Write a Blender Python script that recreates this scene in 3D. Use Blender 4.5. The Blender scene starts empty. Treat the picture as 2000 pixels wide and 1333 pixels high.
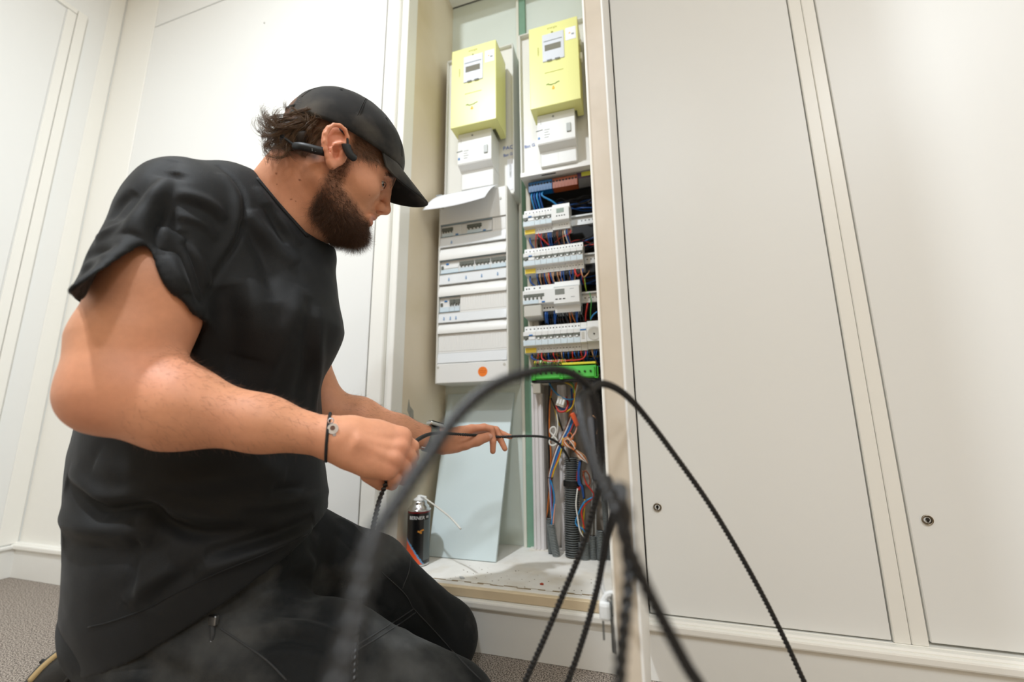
import bpy, bmesh, math, random
import numpy as np
from mathutils import Vector, Matrix
random.seed(7); rng = np.random.default_rng(7)
SC = bpy.context.scene; COL = SC.collection
# ---------------------------------------------------------------- camera
F_PX = 810.865
def _rot(yaw, pitch, roll):
    cy, sy, cp, sp, cr, sr = math.cos(yaw), math.sin(yaw), math.cos(pitch), math.sin(pitch), math.cos(roll), math.sin(roll)
    fwd = np.array([-sy*cp, cy*cp, sp]); right = np.array([cy, sy, 0.]); up = np.cross(right, fwd)
    return np.array([cr*right+sr*up, -(-sr*right+cr*up), fwd])
R = _rot(0.2966113580, 0.1913557276, -0.01065250277)
CAM = np.array([0., -1., .515])
cam = bpy.data.cameras.new('camera'); cam.sensor_width = 36; cam.lens = F_PX/2000*36; cam.clip_start = .01
cam.dof.use_dof = True; cam.dof.focus_distance = .76; cam.dof.aperture_fstop = 2.4; cam.dof.aperture_blades = 0
co = bpy.data.objects.new('camera', cam); COL.objects.link(co)
M = Matrix.Identity(4)
for i in range(3):
    M[i][0] = R[0][i]; M[i][1] = -R[1][i]; M[i][2] = -R[2][i]; M[i][3] = CAM[i]
co.matrix_world = M; SC.camera = co
# ---------------------------------------------------------------- view, world
SC.view_settings.view_transform = 'Standard'; SC.view_settings.look = 'None'
SC.view_settings.gamma = 1; SC.view_settings.use_curve_mapping = False
SC.view_settings.exposure = -0.07
wd = bpy.data.worlds.new('world'); SC.world = wd; wd.use_nodes = True
wd.node_tree.nodes['Background'].inputs[0].default_value = (.9, .95, 1, 1)
wd.node_tree.nodes['Background'].inputs[1].default_value = .4
SC.cycles.max_bounces = 8; SC.cycles.diffuse_bounces = 5
# ---------------------------------------------------------------- ceiling spots of the room, then added fill lights
def area(name, loc, sx, sy, power, color=(1, 1, 1), shape='RECTANGLE', rot=(0, 0, 0)):
    l = bpy.data.lights.new(name, 'AREA'); l.shape = shape; l.size = sx; l.size_y = sy; l.energy = power; l.color = color
    o = bpy.data.objects.new(name, l); COL.objects.link(o); o.location = loc; o.rotation_euler = rot
    return o
CEIL = 2.62
area('spot_lamp', (-.80, -1.27, CEIL-.03), .11, .11, 45, (.885, .945, 1), 'DISK')
area('spot_lamp', (.22, -2.25, CEIL-.03), .25, .25, 27, (.885, .945, 1), 'DISK')
area('added_fill_light', (-1.2, -3.0, CEIL-.03), .6, .6, 8, (.885, .945, 1))  # added fill at the rear left for ambient light, no known fixture
area('added_fill_light', (1.6, -1.8, CEIL-.03), .6, .6, 32, (.86, .935, 1))  # added fill that brightens the right-hand doors, not a known lamp
area('added_fill_light', (1.5, -3.2, CEIL-.03), .6, .6, 14, (.885, .945, 1))  # added rear right fill, only there to lift the ambient level

# ---------------------------------------------------------------- helpers
def _ray(x, y): return R.T @ np.array([(x-1000)/F_PX, (y-666.5)/F_PX, 1.])
def at(x, y, Y):            # world point on the plane Y seen at photo pixel (x, y); used to read sizes off the photograph
    d = _ray(x, y); return CAM + d*((Y-CAM[1])/d[1])
def ad(x, y, dep):          # world point at a distance along the lens axis
    return CAM + _ray(x, y)*dep
def proj(p):
    c = R @ (np.asarray(p)-CAM); return 1000+F_PX*c[0]/c[2], 666.5+F_PX*c[1]/c[2]

def srgb(r, g, b):
    f = lambda c: ((c/255+.055)/1.055)**2.4 if c/255 > .04045 else c/255/12.92
    return (f(r), f(g), f(b))
MATS = {}
def mat(name, color, rough=.5, metal=0., noise=0., nscale=40., bump=0., bscale=200., spec=.5, trans=0., attr=None, sheen=0., coat=0., color2=None, c2scale=3., c2pos=(.45, .65), sss=0.):
    if name in MATS: return MATS[name]
    m = bpy.data.materials.new(name); m.use_nodes = True; nt = m.node_tree; N = nt.nodes; L = nt.links
    b = N['Principled BSDF']; b.inputs['Roughness'].default_value = rough; b.inputs['Metallic'].default_value = metal
    b.inputs['Specular IOR Level'].default_value = spec; b.inputs['Transmission Weight'].default_value = trans
    if sheen: b.inputs['Sheen Weight'].default_value = sheen; b.inputs['Sheen Roughness'].default_value = .4
    if coat: b.inputs['Coat Weight'].default_value = coat
    if sss:
        b.inputs['Subsurface Weight'].default_value = sss; b.inputs['Subsurface Radius'].default_value = (.012, .005, .003); b.inputs['Subsurface Scale'].default_value = 1.
    tc = N.new('ShaderNodeTexCoord'); src = None
    if attr:
        a = N.new('ShaderNodeAttribute'); a.attribute_name = attr; src = a.outputs['Color']
    else:
        rgb = N.new('ShaderNodeRGB'); rgb.outputs[0].default_value = (*color, 1); src = rgb.outputs[0]
    if color2:
        nz = N.new('ShaderNodeTexNoise'); nz.inputs['Scale'].default_value = c2scale; nz.inputs['Detail'].default_value = 6; L.new(tc.outputs['Object'], nz.inputs['Vector'])
        rp = N.new('ShaderNodeMapRange'); rp.inputs['From Min'].default_value = c2pos[0]; rp.inputs['From Max'].default_value = c2pos[1]; L.new(nz.outputs['Fac'], rp.inputs['Value'])
        mx = N.new('ShaderNodeMix'); mx.data_type = 'RGBA'; L.new(rp.outputs[0], mx.inputs[0]); L.new(src, mx.inputs[6]); mx.inputs[7].default_value = (*color2, 1); src = mx.outputs[2]
    if noise:
        nz = N.new('ShaderNodeTexNoise'); nz.inputs['Scale'].default_value = nscale; nz.inputs['Detail'].default_value = 5; L.new(tc.outputs['Object'], nz.inputs['Vector'])
        rp = N.new('ShaderNodeMapRange'); rp.inputs['To Min'].default_value = 1-noise; rp.inputs['To Max'].default_value = 1+noise; L.new(nz.outputs['Fac'], rp.inputs['Value'])
        mx = N.new('ShaderNodeVectorMath'); mx.operation = 'SCALE'; L.new(src, mx.inputs[0]); L.new(rp.outputs[0], mx.inputs['Scale']); src = mx.outputs[0]
    L.new(src, b.inputs['Base Color'])
    if bump:
        nz = N.new('ShaderNodeTexNoise'); nz.inputs['Scale'].default_value = bscale; nz.inputs['Detail'].default_value = 4; L.new(tc.outputs['Object'], nz.inputs['Vector'])
        bp = N.new('ShaderNodeBump'); bp.inputs['Strength'].default_value = bump; bp.inputs['Distance'].default_value = .002; L.new(nz.outputs['Fac'], bp.inputs['Height']); L.new(bp.outputs[0], b.inputs['Normal'])
    MATS[name] = m; return m

def finish(name, me, m, parent=None, smooth=False, label=None, cat=None, group=None, kind=None):
    o = bpy.data.objects.new(name, me); COL.objects.link(o)
    if m is not None and not me.materials: me.materials.append(m)
    if parent is not None:
        o.parent = parent; o.matrix_parent_inverse = Matrix.Translation(-Vector(parent.location))
    if smooth:
        me.polygons.foreach_set('use_smooth', [True]*len(me.polygons))
    if label: o['label'] = label
    if cat: o['category'] = cat
    if group: o['group'] = group
    if kind is None and parent is not None and name in STUFFP: kind = 'stuff'
    if kind: o['kind'] = kind
    if label and len(label.split()) > 16: pass
    return o
STUFFP = {'terminal_screws', 'symbols', 'window_frame', 'slots', 'buttons', 'print', 'display_buttons', 'seam', 'clip', 'small_print', 'handwriting', 'sticker_print', 'strip_print', 'emblem', 'lever', 'toggle', 'side_clip', 'label_holder', 'crack', 'hood', 'blanking_strip', 'front_cover', 'side_channel'}
def obj(name, bm, m, parent=None, smooth=False, **k):
    me = bpy.data.meshes.new(name); bm.normal_update(); bm.to_mesh(me); bm.free()
    return finish(name, me, m, parent, smooth, **k)
def thing(name, loc, label, cat, group=None):
    o = bpy.data.objects.new(name, None); COL.objects.link(o); o.location = tuple(loc); o.empty_display_size = .02
    o['label'] = label; o['category'] = cat
    if group: o['group'] = group
    return o
def arrmesh(name, V, F, m, parent=None, smooth=True, **k):
    me = bpy.data.meshes.new(name); V = np.asarray(V, dtype=np.float64); F = np.asarray(F, dtype=np.int32)
    me.vertices.add(len(V)); me.vertices.foreach_set('co', V.ravel())
    n = F.shape[1]; me.loops.add(F.size); me.loops.foreach_set('vertex_index', F.ravel())
    me.polygons.add(len(F)); me.polygons.foreach_set('loop_start', np.arange(0, F.size, n, dtype=np.int32))
    me.update(calc_edges=True); me.validate()
    return finish(name, me, m, parent, smooth, **k)

def nb(): return bmesh.new()
def box(bm, a, b, bev=0., rot=None, c=None, seg=1):
    a = np.minimum(a, b)*1., np.maximum(a, b)*1.; lo, hi = a
    g = bmesh.ops.create_cube(bm, size=1.)['verts']; ce = (lo+hi)/2; s = hi-lo
    for v in g: v.co = Vector((v.co.x*s[0], v.co.y*s[1], v.co.z*s[2]))
    if bev > 0:
        es = list({e for v in g for e in v.link_edges})
        r = bmesh.ops.bevel(bm, geom=es, offset=min(bev, min(s)*.49), segments=seg, affect='EDGES', profile=.5)
        g = list({v for f in r['faces'] for v in f.verts} | {v for v in g if v.is_valid})
    if rot is not None:
        for v in g: v.co = rot @ v.co
    for v in g: v.co += Vector(ce if c is None else c)
    return g
def cyl(bm, a, b, r1, r2=None, seg=16, caps=True):
    a, b = Vector(a), Vector(b); d = b-a; r2 = r1 if r2 is None else r2
    q = d.to_track_quat('Z', 'Y').to_matrix().to_4x4()
    return bmesh.ops.create_cone(bm, cap_ends=caps, segments=seg, radius1=r1, radius2=r2, depth=d.length, matrix=Matrix.Translation((a+b)/2) @ q)['verts']
def prism(bm, pts, d):      # closed polygon pts (3D) extruded by vector d
    v1 = [bm.verts.new(Vector(p)) for p in pts]; v2 = [bm.verts.new(Vector(p)+Vector(d)) for p in pts]; n = len(pts)
    bm.faces.new(v1[::-1]); bm.faces.new(v2)
    for i in range(n): bm.faces.new((v1[i], v1[(i+1) % n], v2[(i+1) % n], v2[i]))
def lathe(bm, prof, o, axis=(0, 0, 1), seg=32):
    q = Vector(axis).to_track_quat('Z', 'Y'); rings = []
    for r, z in prof:
        if r < 1e-6: rings.append([bm.verts.new(Vector(o)+q @ Vector((0, 0, z)))])
        else: rings.append([bm.verts.new(Vector(o)+q @ Vector((r*math.cos(2*math.pi*i/seg), r*math.sin(2*math.pi*i/seg), z))) for i in range(seg)])
    for A, B in zip(rings, rings[1:]):
        for i in range(seg):
            j = (i+1) % seg
            if len(A) == 1 and len(B) > 1: bm.faces.new((A[0], B[j], B[i]))
            elif len(B) == 1 and len(A) > 1: bm.faces.new((A[i], A[j], B[0]))
            elif len(A) > 1: bm.faces.new((A[i], A[j], B[j], B[i]))
def catmull(pts, n=8):
    P = np.asarray(pts, float)
    if len(P) < 3: 
        t = np.linspace(0, 1, n*max(1, len(P)-1)+1)[:, None]; return P[0]*(1-t)+P[-1]*t
    Q = np.vstack([2*P[0]-P[1], P, 2*P[-1]-P[-2]]); out = []
    for i in range(1, len(Q)-2):
        for k in range(n):
            t = k/n; out.append(.5*((2*Q[i])+(-Q[i-1]+Q[i+1])*t+(2*Q[i-1]-5*Q[i]+4*Q[i+1]-Q[i+2])*t*t+(-Q[i-1]+3*Q[i]-3*Q[i+1]+Q[i+2])*t**3))
    out.append(P[-1]); return np.array(out)
def frames(P):
    T = np.gradient(P, axis=0); T /= np.linalg.norm(T, axis=1)[:, None]+1e-12
    u = np.cross(T[0], [0.3, 0.2, 1.]); u /= np.linalg.norm(u); U = [u]
    for i in range(1, len(P)):
        u = U[-1]-T[i]*(U[-1] @ T[i]); u /= np.linalg.norm(u)+1e-12; U.append(u)
    U = np.array(U); return T, U, np.cross(T, U)
def tube_arr(P, r, seg=8, prof=None, twist=0.):
    """sweep; prof(theta)->radius factor; twist in rad per metre"""
    P = np.asarray(P); T, U, W = frames(P); n = len(P); r = np.broadcast_to(r, (n,))
    s = np.concatenate([[0], np.cumsum(np.linalg.norm(np.diff(P, axis=0), axis=1))])
    th = np.arange(seg)*2*np.pi/seg; pf = np.ones(seg) if prof is None else prof(th)
    A = th[None, :]+twist*s[:, None]
    V = P[:, None]+(r[:, None]*pf[None])[..., None]*(np.cos(A)[..., None]*U[:, None]+np.sin(A)[..., None]*W[:, None])
    V = V.reshape(-1, 3); i = np.arange(n-1)[:, None]*seg; j = np.arange(seg)[None]; k = (j+1) % seg
    F = np.stack([i+j, i+k, i+seg+k, i+seg+j], -1).reshape(-1, 4)
    return V, F
def tube(bm, pts, r, seg=8, n=8, closed=False):
    V, F = tube_arr(catmull(pts, n), r, seg); vs = [bm.verts.new(v) for v in V]
    for f in F: bm.faces.new([vs[i] for i in f])
    bm.faces.new(vs[:seg][::-1]); bm.faces.new(vs[-seg:])
def merge(parts):
    Vs, Fs, o = [], [], 0
    for V, F in parts: Vs.append(V); Fs.append(np.asarray(F)+o); o += len(V)
    return np.vstack(Vs), np.vstack(Fs)
# ================================================================ the room
WALLC = srgb(238, 239, 237)
m_wall = mat('wall_paint', WALLC, .42, noise=.012, nscale=3, bump=.05, bscale=60)
m_panel = mat('panel_lacquer', srgb(237, 238, 236), .42, noise=.012, nscale=2.5, bump=.04, bscale=40)
m_trim = mat('trim_paint', srgb(244, 243, 237), .35, noise=.01)
m_white = mat('ceiling_paint', srgb(236, 228, 212), .8)
m_gap = mat('dark_gap', srgb(60, 52, 38), .9)
m_carpet = mat('carpet', srgb(190, 178, 166), .95, bump=1., bscale=700, color2=srgb(84, 75, 68), c2scale=360, c2pos=(.44, .58), noise=.4, nscale=900)
XL, XR, YB = -2.15, 3.0, -4.2
OPL, OPR, HEAD = -.655, -.085, 2.245      # cupboard opening
def st(name, bm, m, **k): return obj(name, bm, m, kind='structure', **k)
b = nb(); box(b, (XL-.1, YB-.1, -.06), (XR+.1, .5, 0)); st('floor', b, m_carpet)
b = nb(); box(b, (XL-.1, YB-.1, CEIL), (XR+.1, .5, CEIL+.08)); st('ceiling', b, m_white)
b = nb(); box(b, (XL-.1, YB-.1, 0), (XL, .5, CEIL)); wl = st('wall_left', b, m_wall)
b = nb(); box(b, (XR, YB-.1, 0), (XR+.1, .5, CEIL)); st('wall_right', b, mat('room_beige', srgb(216, 190, 148), .8))
b = nb(); box(b, (XL, YB-.1, 0), (XR, YB, CEIL)); st('wall_front', b, MATS['room_beige'])
# cupboard wall: a carcass behind, face frame strips in front (front face at Y=0)
b = nb(); box(b, (XL, .06, 0), (OPL-.021, .46, CEIL)); st('wall_cupboard_left', b, m_wall)
b = nb(); box(b, (OPR+.021, .06, 0), (XR, .46, CEIL)); st('wall_cupboard_right', b, m_wall)
b = nb(); box(b, (OPL-.02, .0, HEAD), (OPR+.02, .33, CEIL)); st('wall_header', b, m_wall)
b = nb(); box(b, (OPL-.02, .0, 0), (OPR+.02, .02, .10)); st('wall_plinth', b, m_wall)
b = nb(); box(b, (OPL-.02, .37, 0), (OPR+.02, .46, CEIL)); wb = st('wall_back', b, m_wall)
b = nb()
box(b, (XL, 0, .1), (-1.93, .06, CEIL), .002)                 # stile by the corner
box(b, (-.737, 0, .1), (-.688, .06, CEIL), .003)              # stile left of the opening
box(b, (-.688, .016, .1), (-.665, .06, CEIL), .001)           # rebate
box(b, (-.668, -.002, .13), (-.652, .055, CEIL), .002)        # lining edge
box(b, (-1.93, 0, .1), (-.737, .06, .118), .001); 
box(b, (-.086, .002, .13), (-.036, .06, CEIL), .002)            # hinge side stile
box(b, (-.036, 0, .1), (-.013, .06, CEIL), .001)
box(b, (-.013, 0, .1), (XR, .06, .116), .001)
box(b, (.407, 0, .116), (.4325, .06, CEIL), .0015); box(b, (.4335, 0, .116), (.4585, .06, CEIL), .0015)
box(b, (1.05, 0, .116), (1.11, .06, CEIL), .001)
box(b, (-.013, .045, .1), (1.06, .06, CEIL)); 
st('trim_1', b, m_trim, parent=wb)
# panels (cupboard doors that are shut)
def lock(parent, x, z, proud=0.):
    b = nb(); lathe(b, [(0, 0), (.0055, 0), (.0055, .0015), (.0068, .002), (.0068, .004), (.0085, .0045), (.0088, -.001), (.0095, -.003)], (x, .0015-proud, z), (0, -1, 0), 24)
    l = obj('lock', b, mat('lock_metal', srgb(150, 140, 125), .3, 1.), parent, True)
    b = nb(); box(b, (x-.0012, -.0035-proud, z-.004), (x+.0012, -.001-proud, z+.004)); cyl(b, (x, -.0035-proud, z+.001), (x, -.001-proud, z+.001), .0028, seg=12)
    obj('keyhole', b, mat('keyhole_dark', srgb(40, 34, 28), .6), parent)
def door(name, x0, x1, z0, z1, label, y=0.0015, lk=None, m=m_panel):
    t = thing(name, ((x0+x1)/2, 0, z0), label, 'cupboard door')
    b = nb(); box(b, (x0, y, z0), (x1, y+.02, z1), .0015); obj('door_panel', b, m, t)
    if lk: lock(t, *lk, proud=-y)
    return t
door('cupboard_door', -.0100, .4045, .119, 2.228, 'tall cream cupboard door with a small round lock, just right of the open door', lk=(.0192, .3290))
door('cupboard_door', .4640, 1.047, .121, 2.228, 'tall cream cupboard door at the right edge, its lock standing open in a dark hole', y=.006, lk=(.4917, .328))
door('cupboard_door', -1.928, -.7405, .122, 2.226, 'wide cream cupboard door behind the kneeling man')
door('cupboard_door', -1.928, -.7405, 2.2315, CEIL-.01, 'cream top panel above the wide door behind the man')
b = nb(); box(b, (-1.2905, -.0015, 2.028), (-1.2865, .002, 2.034), .001); obj('screw_cap', b, mat('screw_grey', srgb(170, 168, 160), .4), None, label='small grey screw cap on the wide door, up above the cap', cat='screw cap')
b = nb()
box(b, (-.013, .004, 2.2295), (1.05, .03, CEIL)); st('trim_2', b, m_panel, parent=wb)
# skirting of the cupboard wall with a projecting cap moulding
m_sk = mat('skirting_paint', srgb(236, 236, 232), .38, noise=.015, bump=.08, bscale=90)
b = nb(); box(b, (XL, -.012, 0), (XR, .0, .093), .001); bb = st('baseboard_back', b, m_sk)
b = nb(); 
for x0, x1 in ((XL, -.66), (-.66, XR)): box(b, (x0, -.022, .093), (x1, .001, .1095), .004, seg=2)
box(b, (XL, -.014, .1), (XR, .001, .1145), .003)
st('trim_3', b, m_trim, parent=bb)
b = nb(); box(b, (XL, YB, 0), (XL+.012, 0, .093), .001); box(b, (XL, YB, .093), (XL+.018, 0, .106), .004, seg=2); st('baseboard_left', b, m_sk)
# flush door in the left wall with its frame
b = nb()
box(b, (XL, -.178, .11), (XL+.006, -.150, 2.203), .001); box(b, (XL, -.148, .11), (XL+.010, -.119, 2.225), .001); box(b, (XL, -1.2, 2.205), (XL+.008, -.15, 2.225), .001)
box(b, (XL, -.055, .11), (XL+.004, -.005, CEIL), .001)
st('trim_4', b, m_trim)
b = nb(); box(b, (XL, -1.19, .11), (XL+.003, -.1815, 2.2), .0015); st('door_1', b, m_panel)

# ---------------------------------------------------------------- cupboard niche
m_niche = mat('niche_lining', srgb(228, 215, 192), .5, color2=srgb(214, 198, 164), c2scale=2.2, c2pos=(.5, .7), noise=.03, nscale=9, bump=.06, bscale=30)
b = nb(); box(b, (OPL-.02, .056, .13), (OPL, .37, HEAD)); ns = st('wall_niche_left', b, m_niche)
b = nb(); box(b, (OPR, .056, .13), (OPR+.02, .37, HEAD)); st('wall_niche_right', b, m_niche)
# damaged paint on the niche side: grey patch
p = at(786, 792, 0.02)
b = nb(); q = [(-.016, .030), (-.010, .014), (.004, .004), (.006, -.012), (-.002, -.024), (-.010, -.010), (-.020, .004)]
prism(b, [(OPL+.0006, .115+x*1.4, .545+z*1.25) for x, z in q], (-.002, 0, 0)); obj('paint_patch', b, mat('chipped_plaster', srgb(160, 158, 148), .8, noise=.3, nscale=60), ns)
m_green = mat('green_board_paper', srgb(205, 214, 198), .7, noise=.02)
m_gcore = mat('green_board_edge', srgb(128, 166, 144), .8, noise=.08, nscale=50)
bk = thing('plasterboard', ((OPL-.35)/2, .34, .135), 'pale green plasterboard sheet lining the back of the niche on the left', 'plasterboard')
b = nb(); box(b, (OPL, .335, .135), (-.372, .368, HEAD-.001)); obj('sheet', b, mat('green_board', srgb(222, 231, 224), .75, noise=.015), bk)
b = nb(); box(b, (-.372, .318, .135), (-.362, .366, HEAD-.001), .001); obj('corner_bead', b, mat('bead_white', srgb(226, 226, 214), .5), bk)
b = nb(); box(b, (-.3618, .322, .1352), (-.3375, .366, HEAD-.001)); obj('cut_edge', b, m_gcore, bk)
bk = thing('plasterboard', (-.2, .36, 1.45), 'pale green plasterboard sheet above the right meter', 'plasterboard')
b = nb(); box(b, (-.337, .335, 1.13), (OPR, .366, HEAD-.001)); obj('sheet', b, mat('green_board', (0, 0, 0)), bk)
# sill: dusty white board with a raw wood edge
m_sillw = mat('sill_white', srgb(243, 240, 234), .7, color2=srgb(226, 216, 198), c2scale=9, c2pos=(.5, .75), noise=.08, nscale=30, bump=.3, bscale=60)
m_wood = mat('raw_wood', srgb(230, 210, 176), .6, noise=.12, nscale=14, bump=.1)
b = nb(); box(b, (OPL, -.004, .118), (OPR, .335, .135), .001); sl = st('trim_5', b, m_sillw)
b = nb(); box(b, (-.668, -.016, .1135), (-.04, -.0035, .1335), .0015); obj('wood_lipping', b, m_wood, sl)
b = nb(); box(b, (-.35, .298, .135), (OPR, .335, .1385), .001)
obj('plaster_ridge', b, m_sillw, sl)
# open door seen edge-on, hinged on the right
dt = thing('open_cupboard_door', (-.025, -.28, .118), 'cream cupboard door standing wide open, seen along its raw edge', 'cupboard door')
m_mdf = mat('mdf_edge', srgb(196, 184, 166), .7, color2=srgb(212, 202, 188), c2scale=5, noise=.05, nscale=60)
b = nb(); box(b, (-.0355, -.5585, .118), (-.0150, .0, 2.226)); obj('core', b, m_mdf, dt)
b = nb(); box(b, (-.0375, -.560, .118), (-.0353, .0, 2.228), .0005); obj('inner_face', b, m_trim, dt)
b = nb(); box(b, (-.0152, -.560, .118), (-.0130, -.001, 2.228), .0005); obj('outer_face', b, m_panel, dt)
# latch bar with white keep on the inner face
mm = mat('zinc', srgb(150, 152, 150), .35, .9)
c = at(1190, 1210, -.48); x = -.0378
zt_, zb_ = at(1190, 1158, -.47)[2], at(1192, 1272, -.47)[2]; zm_ = at(1175, 1180, -.47)[2]
b = nb(); cyl(b, (x-.0055, -.47, zb_), (x-.0055, -.47, zb_+(zt_-zb_)*.62), .0058, seg=16); cyl(b, (x-.0055, -.47, zb_+(zt_-zb_)*.64), (x-.0055, -.47, zt_), .0048, seg=16); box(b, (x-.003, -.482, zb_), (x+.0006, -.458, zt_+.006), .0005); obj('latch_bar', b, mm, dt)
b = nb(); tube(b, [(x-.008, -.468, zt_-.006), (x-.015, -.468, zt_-.004), (x-.019, -.468, zt_+.006), (x-.019, -.468, zt_+.030)], .0024, 8, 5)
box(b, (x-.023, -.478, zm_-.016), (x-.010, -.462, zm_+.004), .004, None, None, 2); tube(b, [(x-.020, -.470, zm_), (x-.013, -.470, zm_+.010), (x-.006, -.470, zm_+.012)], .0036, 8, 4); obj('latch_keep', b, mat('white_plastic', srgb(236, 238, 238), .35), dt)
b = nb(); cyl(b, (x-.0195, -.47, zb_+.010), (x-.0195, -.47, zm_-.012), .0012, seg=8); obj('latch_pin', b, mm, dt)
# ================================================================ electrical boards in the niche
WHITE = mat('white_plastic', srgb(236, 238, 238), .35)
m_abs = mat('enclosure_plastic', srgb(232, 232, 230), .38)
m_abs2 = mat('enclosure_side', srgb(226, 225, 219), .42)
m_yel = mat('meter_yellow', srgb(234, 234, 156), .33)
m_tog = mat('toggle_grey', srgb(96, 100, 92), .45)
m_lblue = mat('label_window_plastic', srgb(212, 227, 236), .12, coat=.6)
m_blue = mat('test_button_blue', srgb(20, 110, 180), .4)
m_modw = mat('module_white', srgb(228, 229, 228), .4)
m_modg = mat('module_grey', srgb(198, 196, 188), .5)
m_hole = mat('terminal_hole', srgb(30, 30, 28), .8)
m_rail = mat('din_rail', srgb(200, 204, 206), .3, .55)
m_black = mat('black_plastic', srgb(12, 12, 13), .6)
m_ink = mat('blue_ink', srgb(88, 120, 196), .7); m_grey = mat('print_grey', srgb(140, 145, 150), .7)
m_ylab = mat('yellow_label', srgb(236, 208, 70), .5)
m_lcd = mat('lcd_grey', srgb(150, 166, 158), .2)
def text(name, s, loc, size, m, parent, yaw=0., rotz=0., ext=.0001, sx=1., right=(1, 0, 0), up=(0, 0, 1)):
    c = bpy.data.curves.new(name, 'FONT'); c.body = s; c.size = size; c.align_x = 'CENTER'; c.align_y = 'CENTER'; c.extrude = ext
    t = bpy.data.objects.new(name, c); me = bpy.data.meshes.new_from_object(t); bpy.data.objects.remove(t)
    r, u = Vector(right).normalized(), Vector(up).normalized(); n = r.cross(u)
    q = Matrix((r, u, n)).transposed()
    cr, sr = math.cos(rotz), math.sin(rotz)
    for v in me.vertices:
        x, y = v.co.x*sx, v.co.y; v.co = q @ Vector((cr*x-sr*y, sr*x+cr*y, v.co.z))+Vector(loc)
    return finish(name, me, m, parent)

# ---------------- DIN modules
ORD = ['first', 'second', 'third', 'fourth', 'fifth', 'sixth', 'seventh', 'eighth', 'ninth', 'tenth', 'eleventh']
def module(x0, x1, zc, label, kind='breaker', yf=.204, group=None, zt=.0425, poles=1, cat='circuit breaker', name='circuit_breaker', btn=False):
    t = thing(name, ((x0+x1)/2, yf+.03, zc-zt), label, cat, group); g = .0003
    b = nb(); x0 += g; x1 -= g
    prof = [(.262, -zt), (yf+.018, -zt), (yf+.016, -.0235), (yf+.002, -.0225), (yf, -.0215), (yf, -.004), (yf+.0045, -.003), (yf+.0045, .0085), (yf, .0095), (yf, .021), (yf+.002, .0225), (yf+.016, .0235), (yf+.018, zt), (.262, zt)]
    prism(b, [(x0, y, zc+z) for y, z in prof], (x1-x0, 0, 0)); obj('body', b, m_modw, t)
    b = nb(); box(b, (x0+.0004, yf-.0008, zc-.0205), (x1-.0004, yf+.001, zc-.0048), .0003); obj('label_window', b, m_lblue, t)
    b = nb(); w = (x1-x0)
    xs = x0+w*.08 if not btn else x0+.001; xe = x1-w*.08 if not btn else x0+w*.42
    box(b, (xs, yf-.0008, zc+.0015), (xe, yf+.005, zc+.0094), .0005); obj('toggle', b, m_tog, t)
    b = nb()
    for k in range(poles):
        pw = (xe-xs)/poles; c = xs+pw*(k+.5); box(b, (c-pw*.2, yf-.003, zc-.0035), (c+pw*.2, yf+.004, zc+.0016), .0005)
    obj('lever', b, WHITE if not btn else m_tog, t)
    b = nb()
    if btn:
        box(b, (x0+w*.45, yf-.001, zc-.003), (x1-.001, yf+.002, zc+.0055), .0004); obj('cover_flap', b, WHITE, t); b = nb()
        box(b, (x0+w*.48, yf-.0022, zc+.0085), (x0+w*.78, yf+.001, zc+.0125), .0006); obj('test_button', b, m_blue, t); b = nb()
    n = 2 if not btn else 3
    for k in range(n):
        c = x0+w*(k+.5)/n; s = .0022
        cyl(b, (c, yf+.0168, zc+.033), (c, yf+.0185, zc+.033), s, seg=10)
        if k < 2: cyl(b, (c, yf+.0166, zc-.031), (c, yf+.018, zc-.031), s*.7, seg=8)
    obj('terminal_screws', b, m_hole, t)
    if btn and kind == 'rcd':
        b = nb(); box(b, (x0+.0015, yf+.0148, zc-.041), (x1-.0015, yf+.0172, zc-.026), .0004); obj('yellow_label', b, m_ylab, t)
    return t

# ---------------- left board: closed enclosure with four rows
EX0, EX1, EZ0, EZ1, EY = -.6265, -.3785, .635, 1.289, .200
en = thing('distribution_enclosure', ((EX0+EX1)/2, .26, EZ0), 'white wall-mounted electrical distribution box with four closed rows and an orange sticker', 'fuse box')
b = nb()
box(b, (EX0+.001, EY+.022, EZ0+.001), (EX1-.001, .333, EZ1-.001), .001)
box(b, (EX0, EY, EZ0), (EX0+.0055, .3325, EZ1), .002); box(b, (EX1-.0055, EY, EZ0), (EX1, .3325, EZ1), .002)
obj('shell', b, m_abs2, en)
b = nb()
X0, X1 = EX0+.0052, EX1-.0052
box(b, (X0, EY+.001, 1.183), (X1, EY+.024, EZ1-.001), .001)
box(b, (X0, EY+.0, EZ0+.001), (X1, EY+.024, .699), .002)
rows = [(1.181, 1.137, 1.132, 1.098, 1.052), (1.052, 1.0045, 1.000, .965, .924), (.924, .871, .866, .834, .798), (.798, .739, .734, .700, None)]
for zt, zb, lt, lb, sb in rows:
    if sb is not None:      # rounded step between rows
        n = 7; pts = [(X0, EY+.020, lb)]
        for k in range(n+1):
            a = k/n; z = lb-(lb-sb)*a; y = EY+.010-.012*math.sin(a*math.pi*.55)
            pts.append((X0, y, z))
        pts.append((X0, EY+.024, sb)); prism(b, pts, (X1-X0, 0, 0))
    box(b, (X0, EY+.006, lt), (X1, EY+.022, zb), .0005)
obj('front_cover', b, m_abs, en)
wins = [(-.4332, True), (X1, True), (-.5457, True), (X0, False)]
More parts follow.
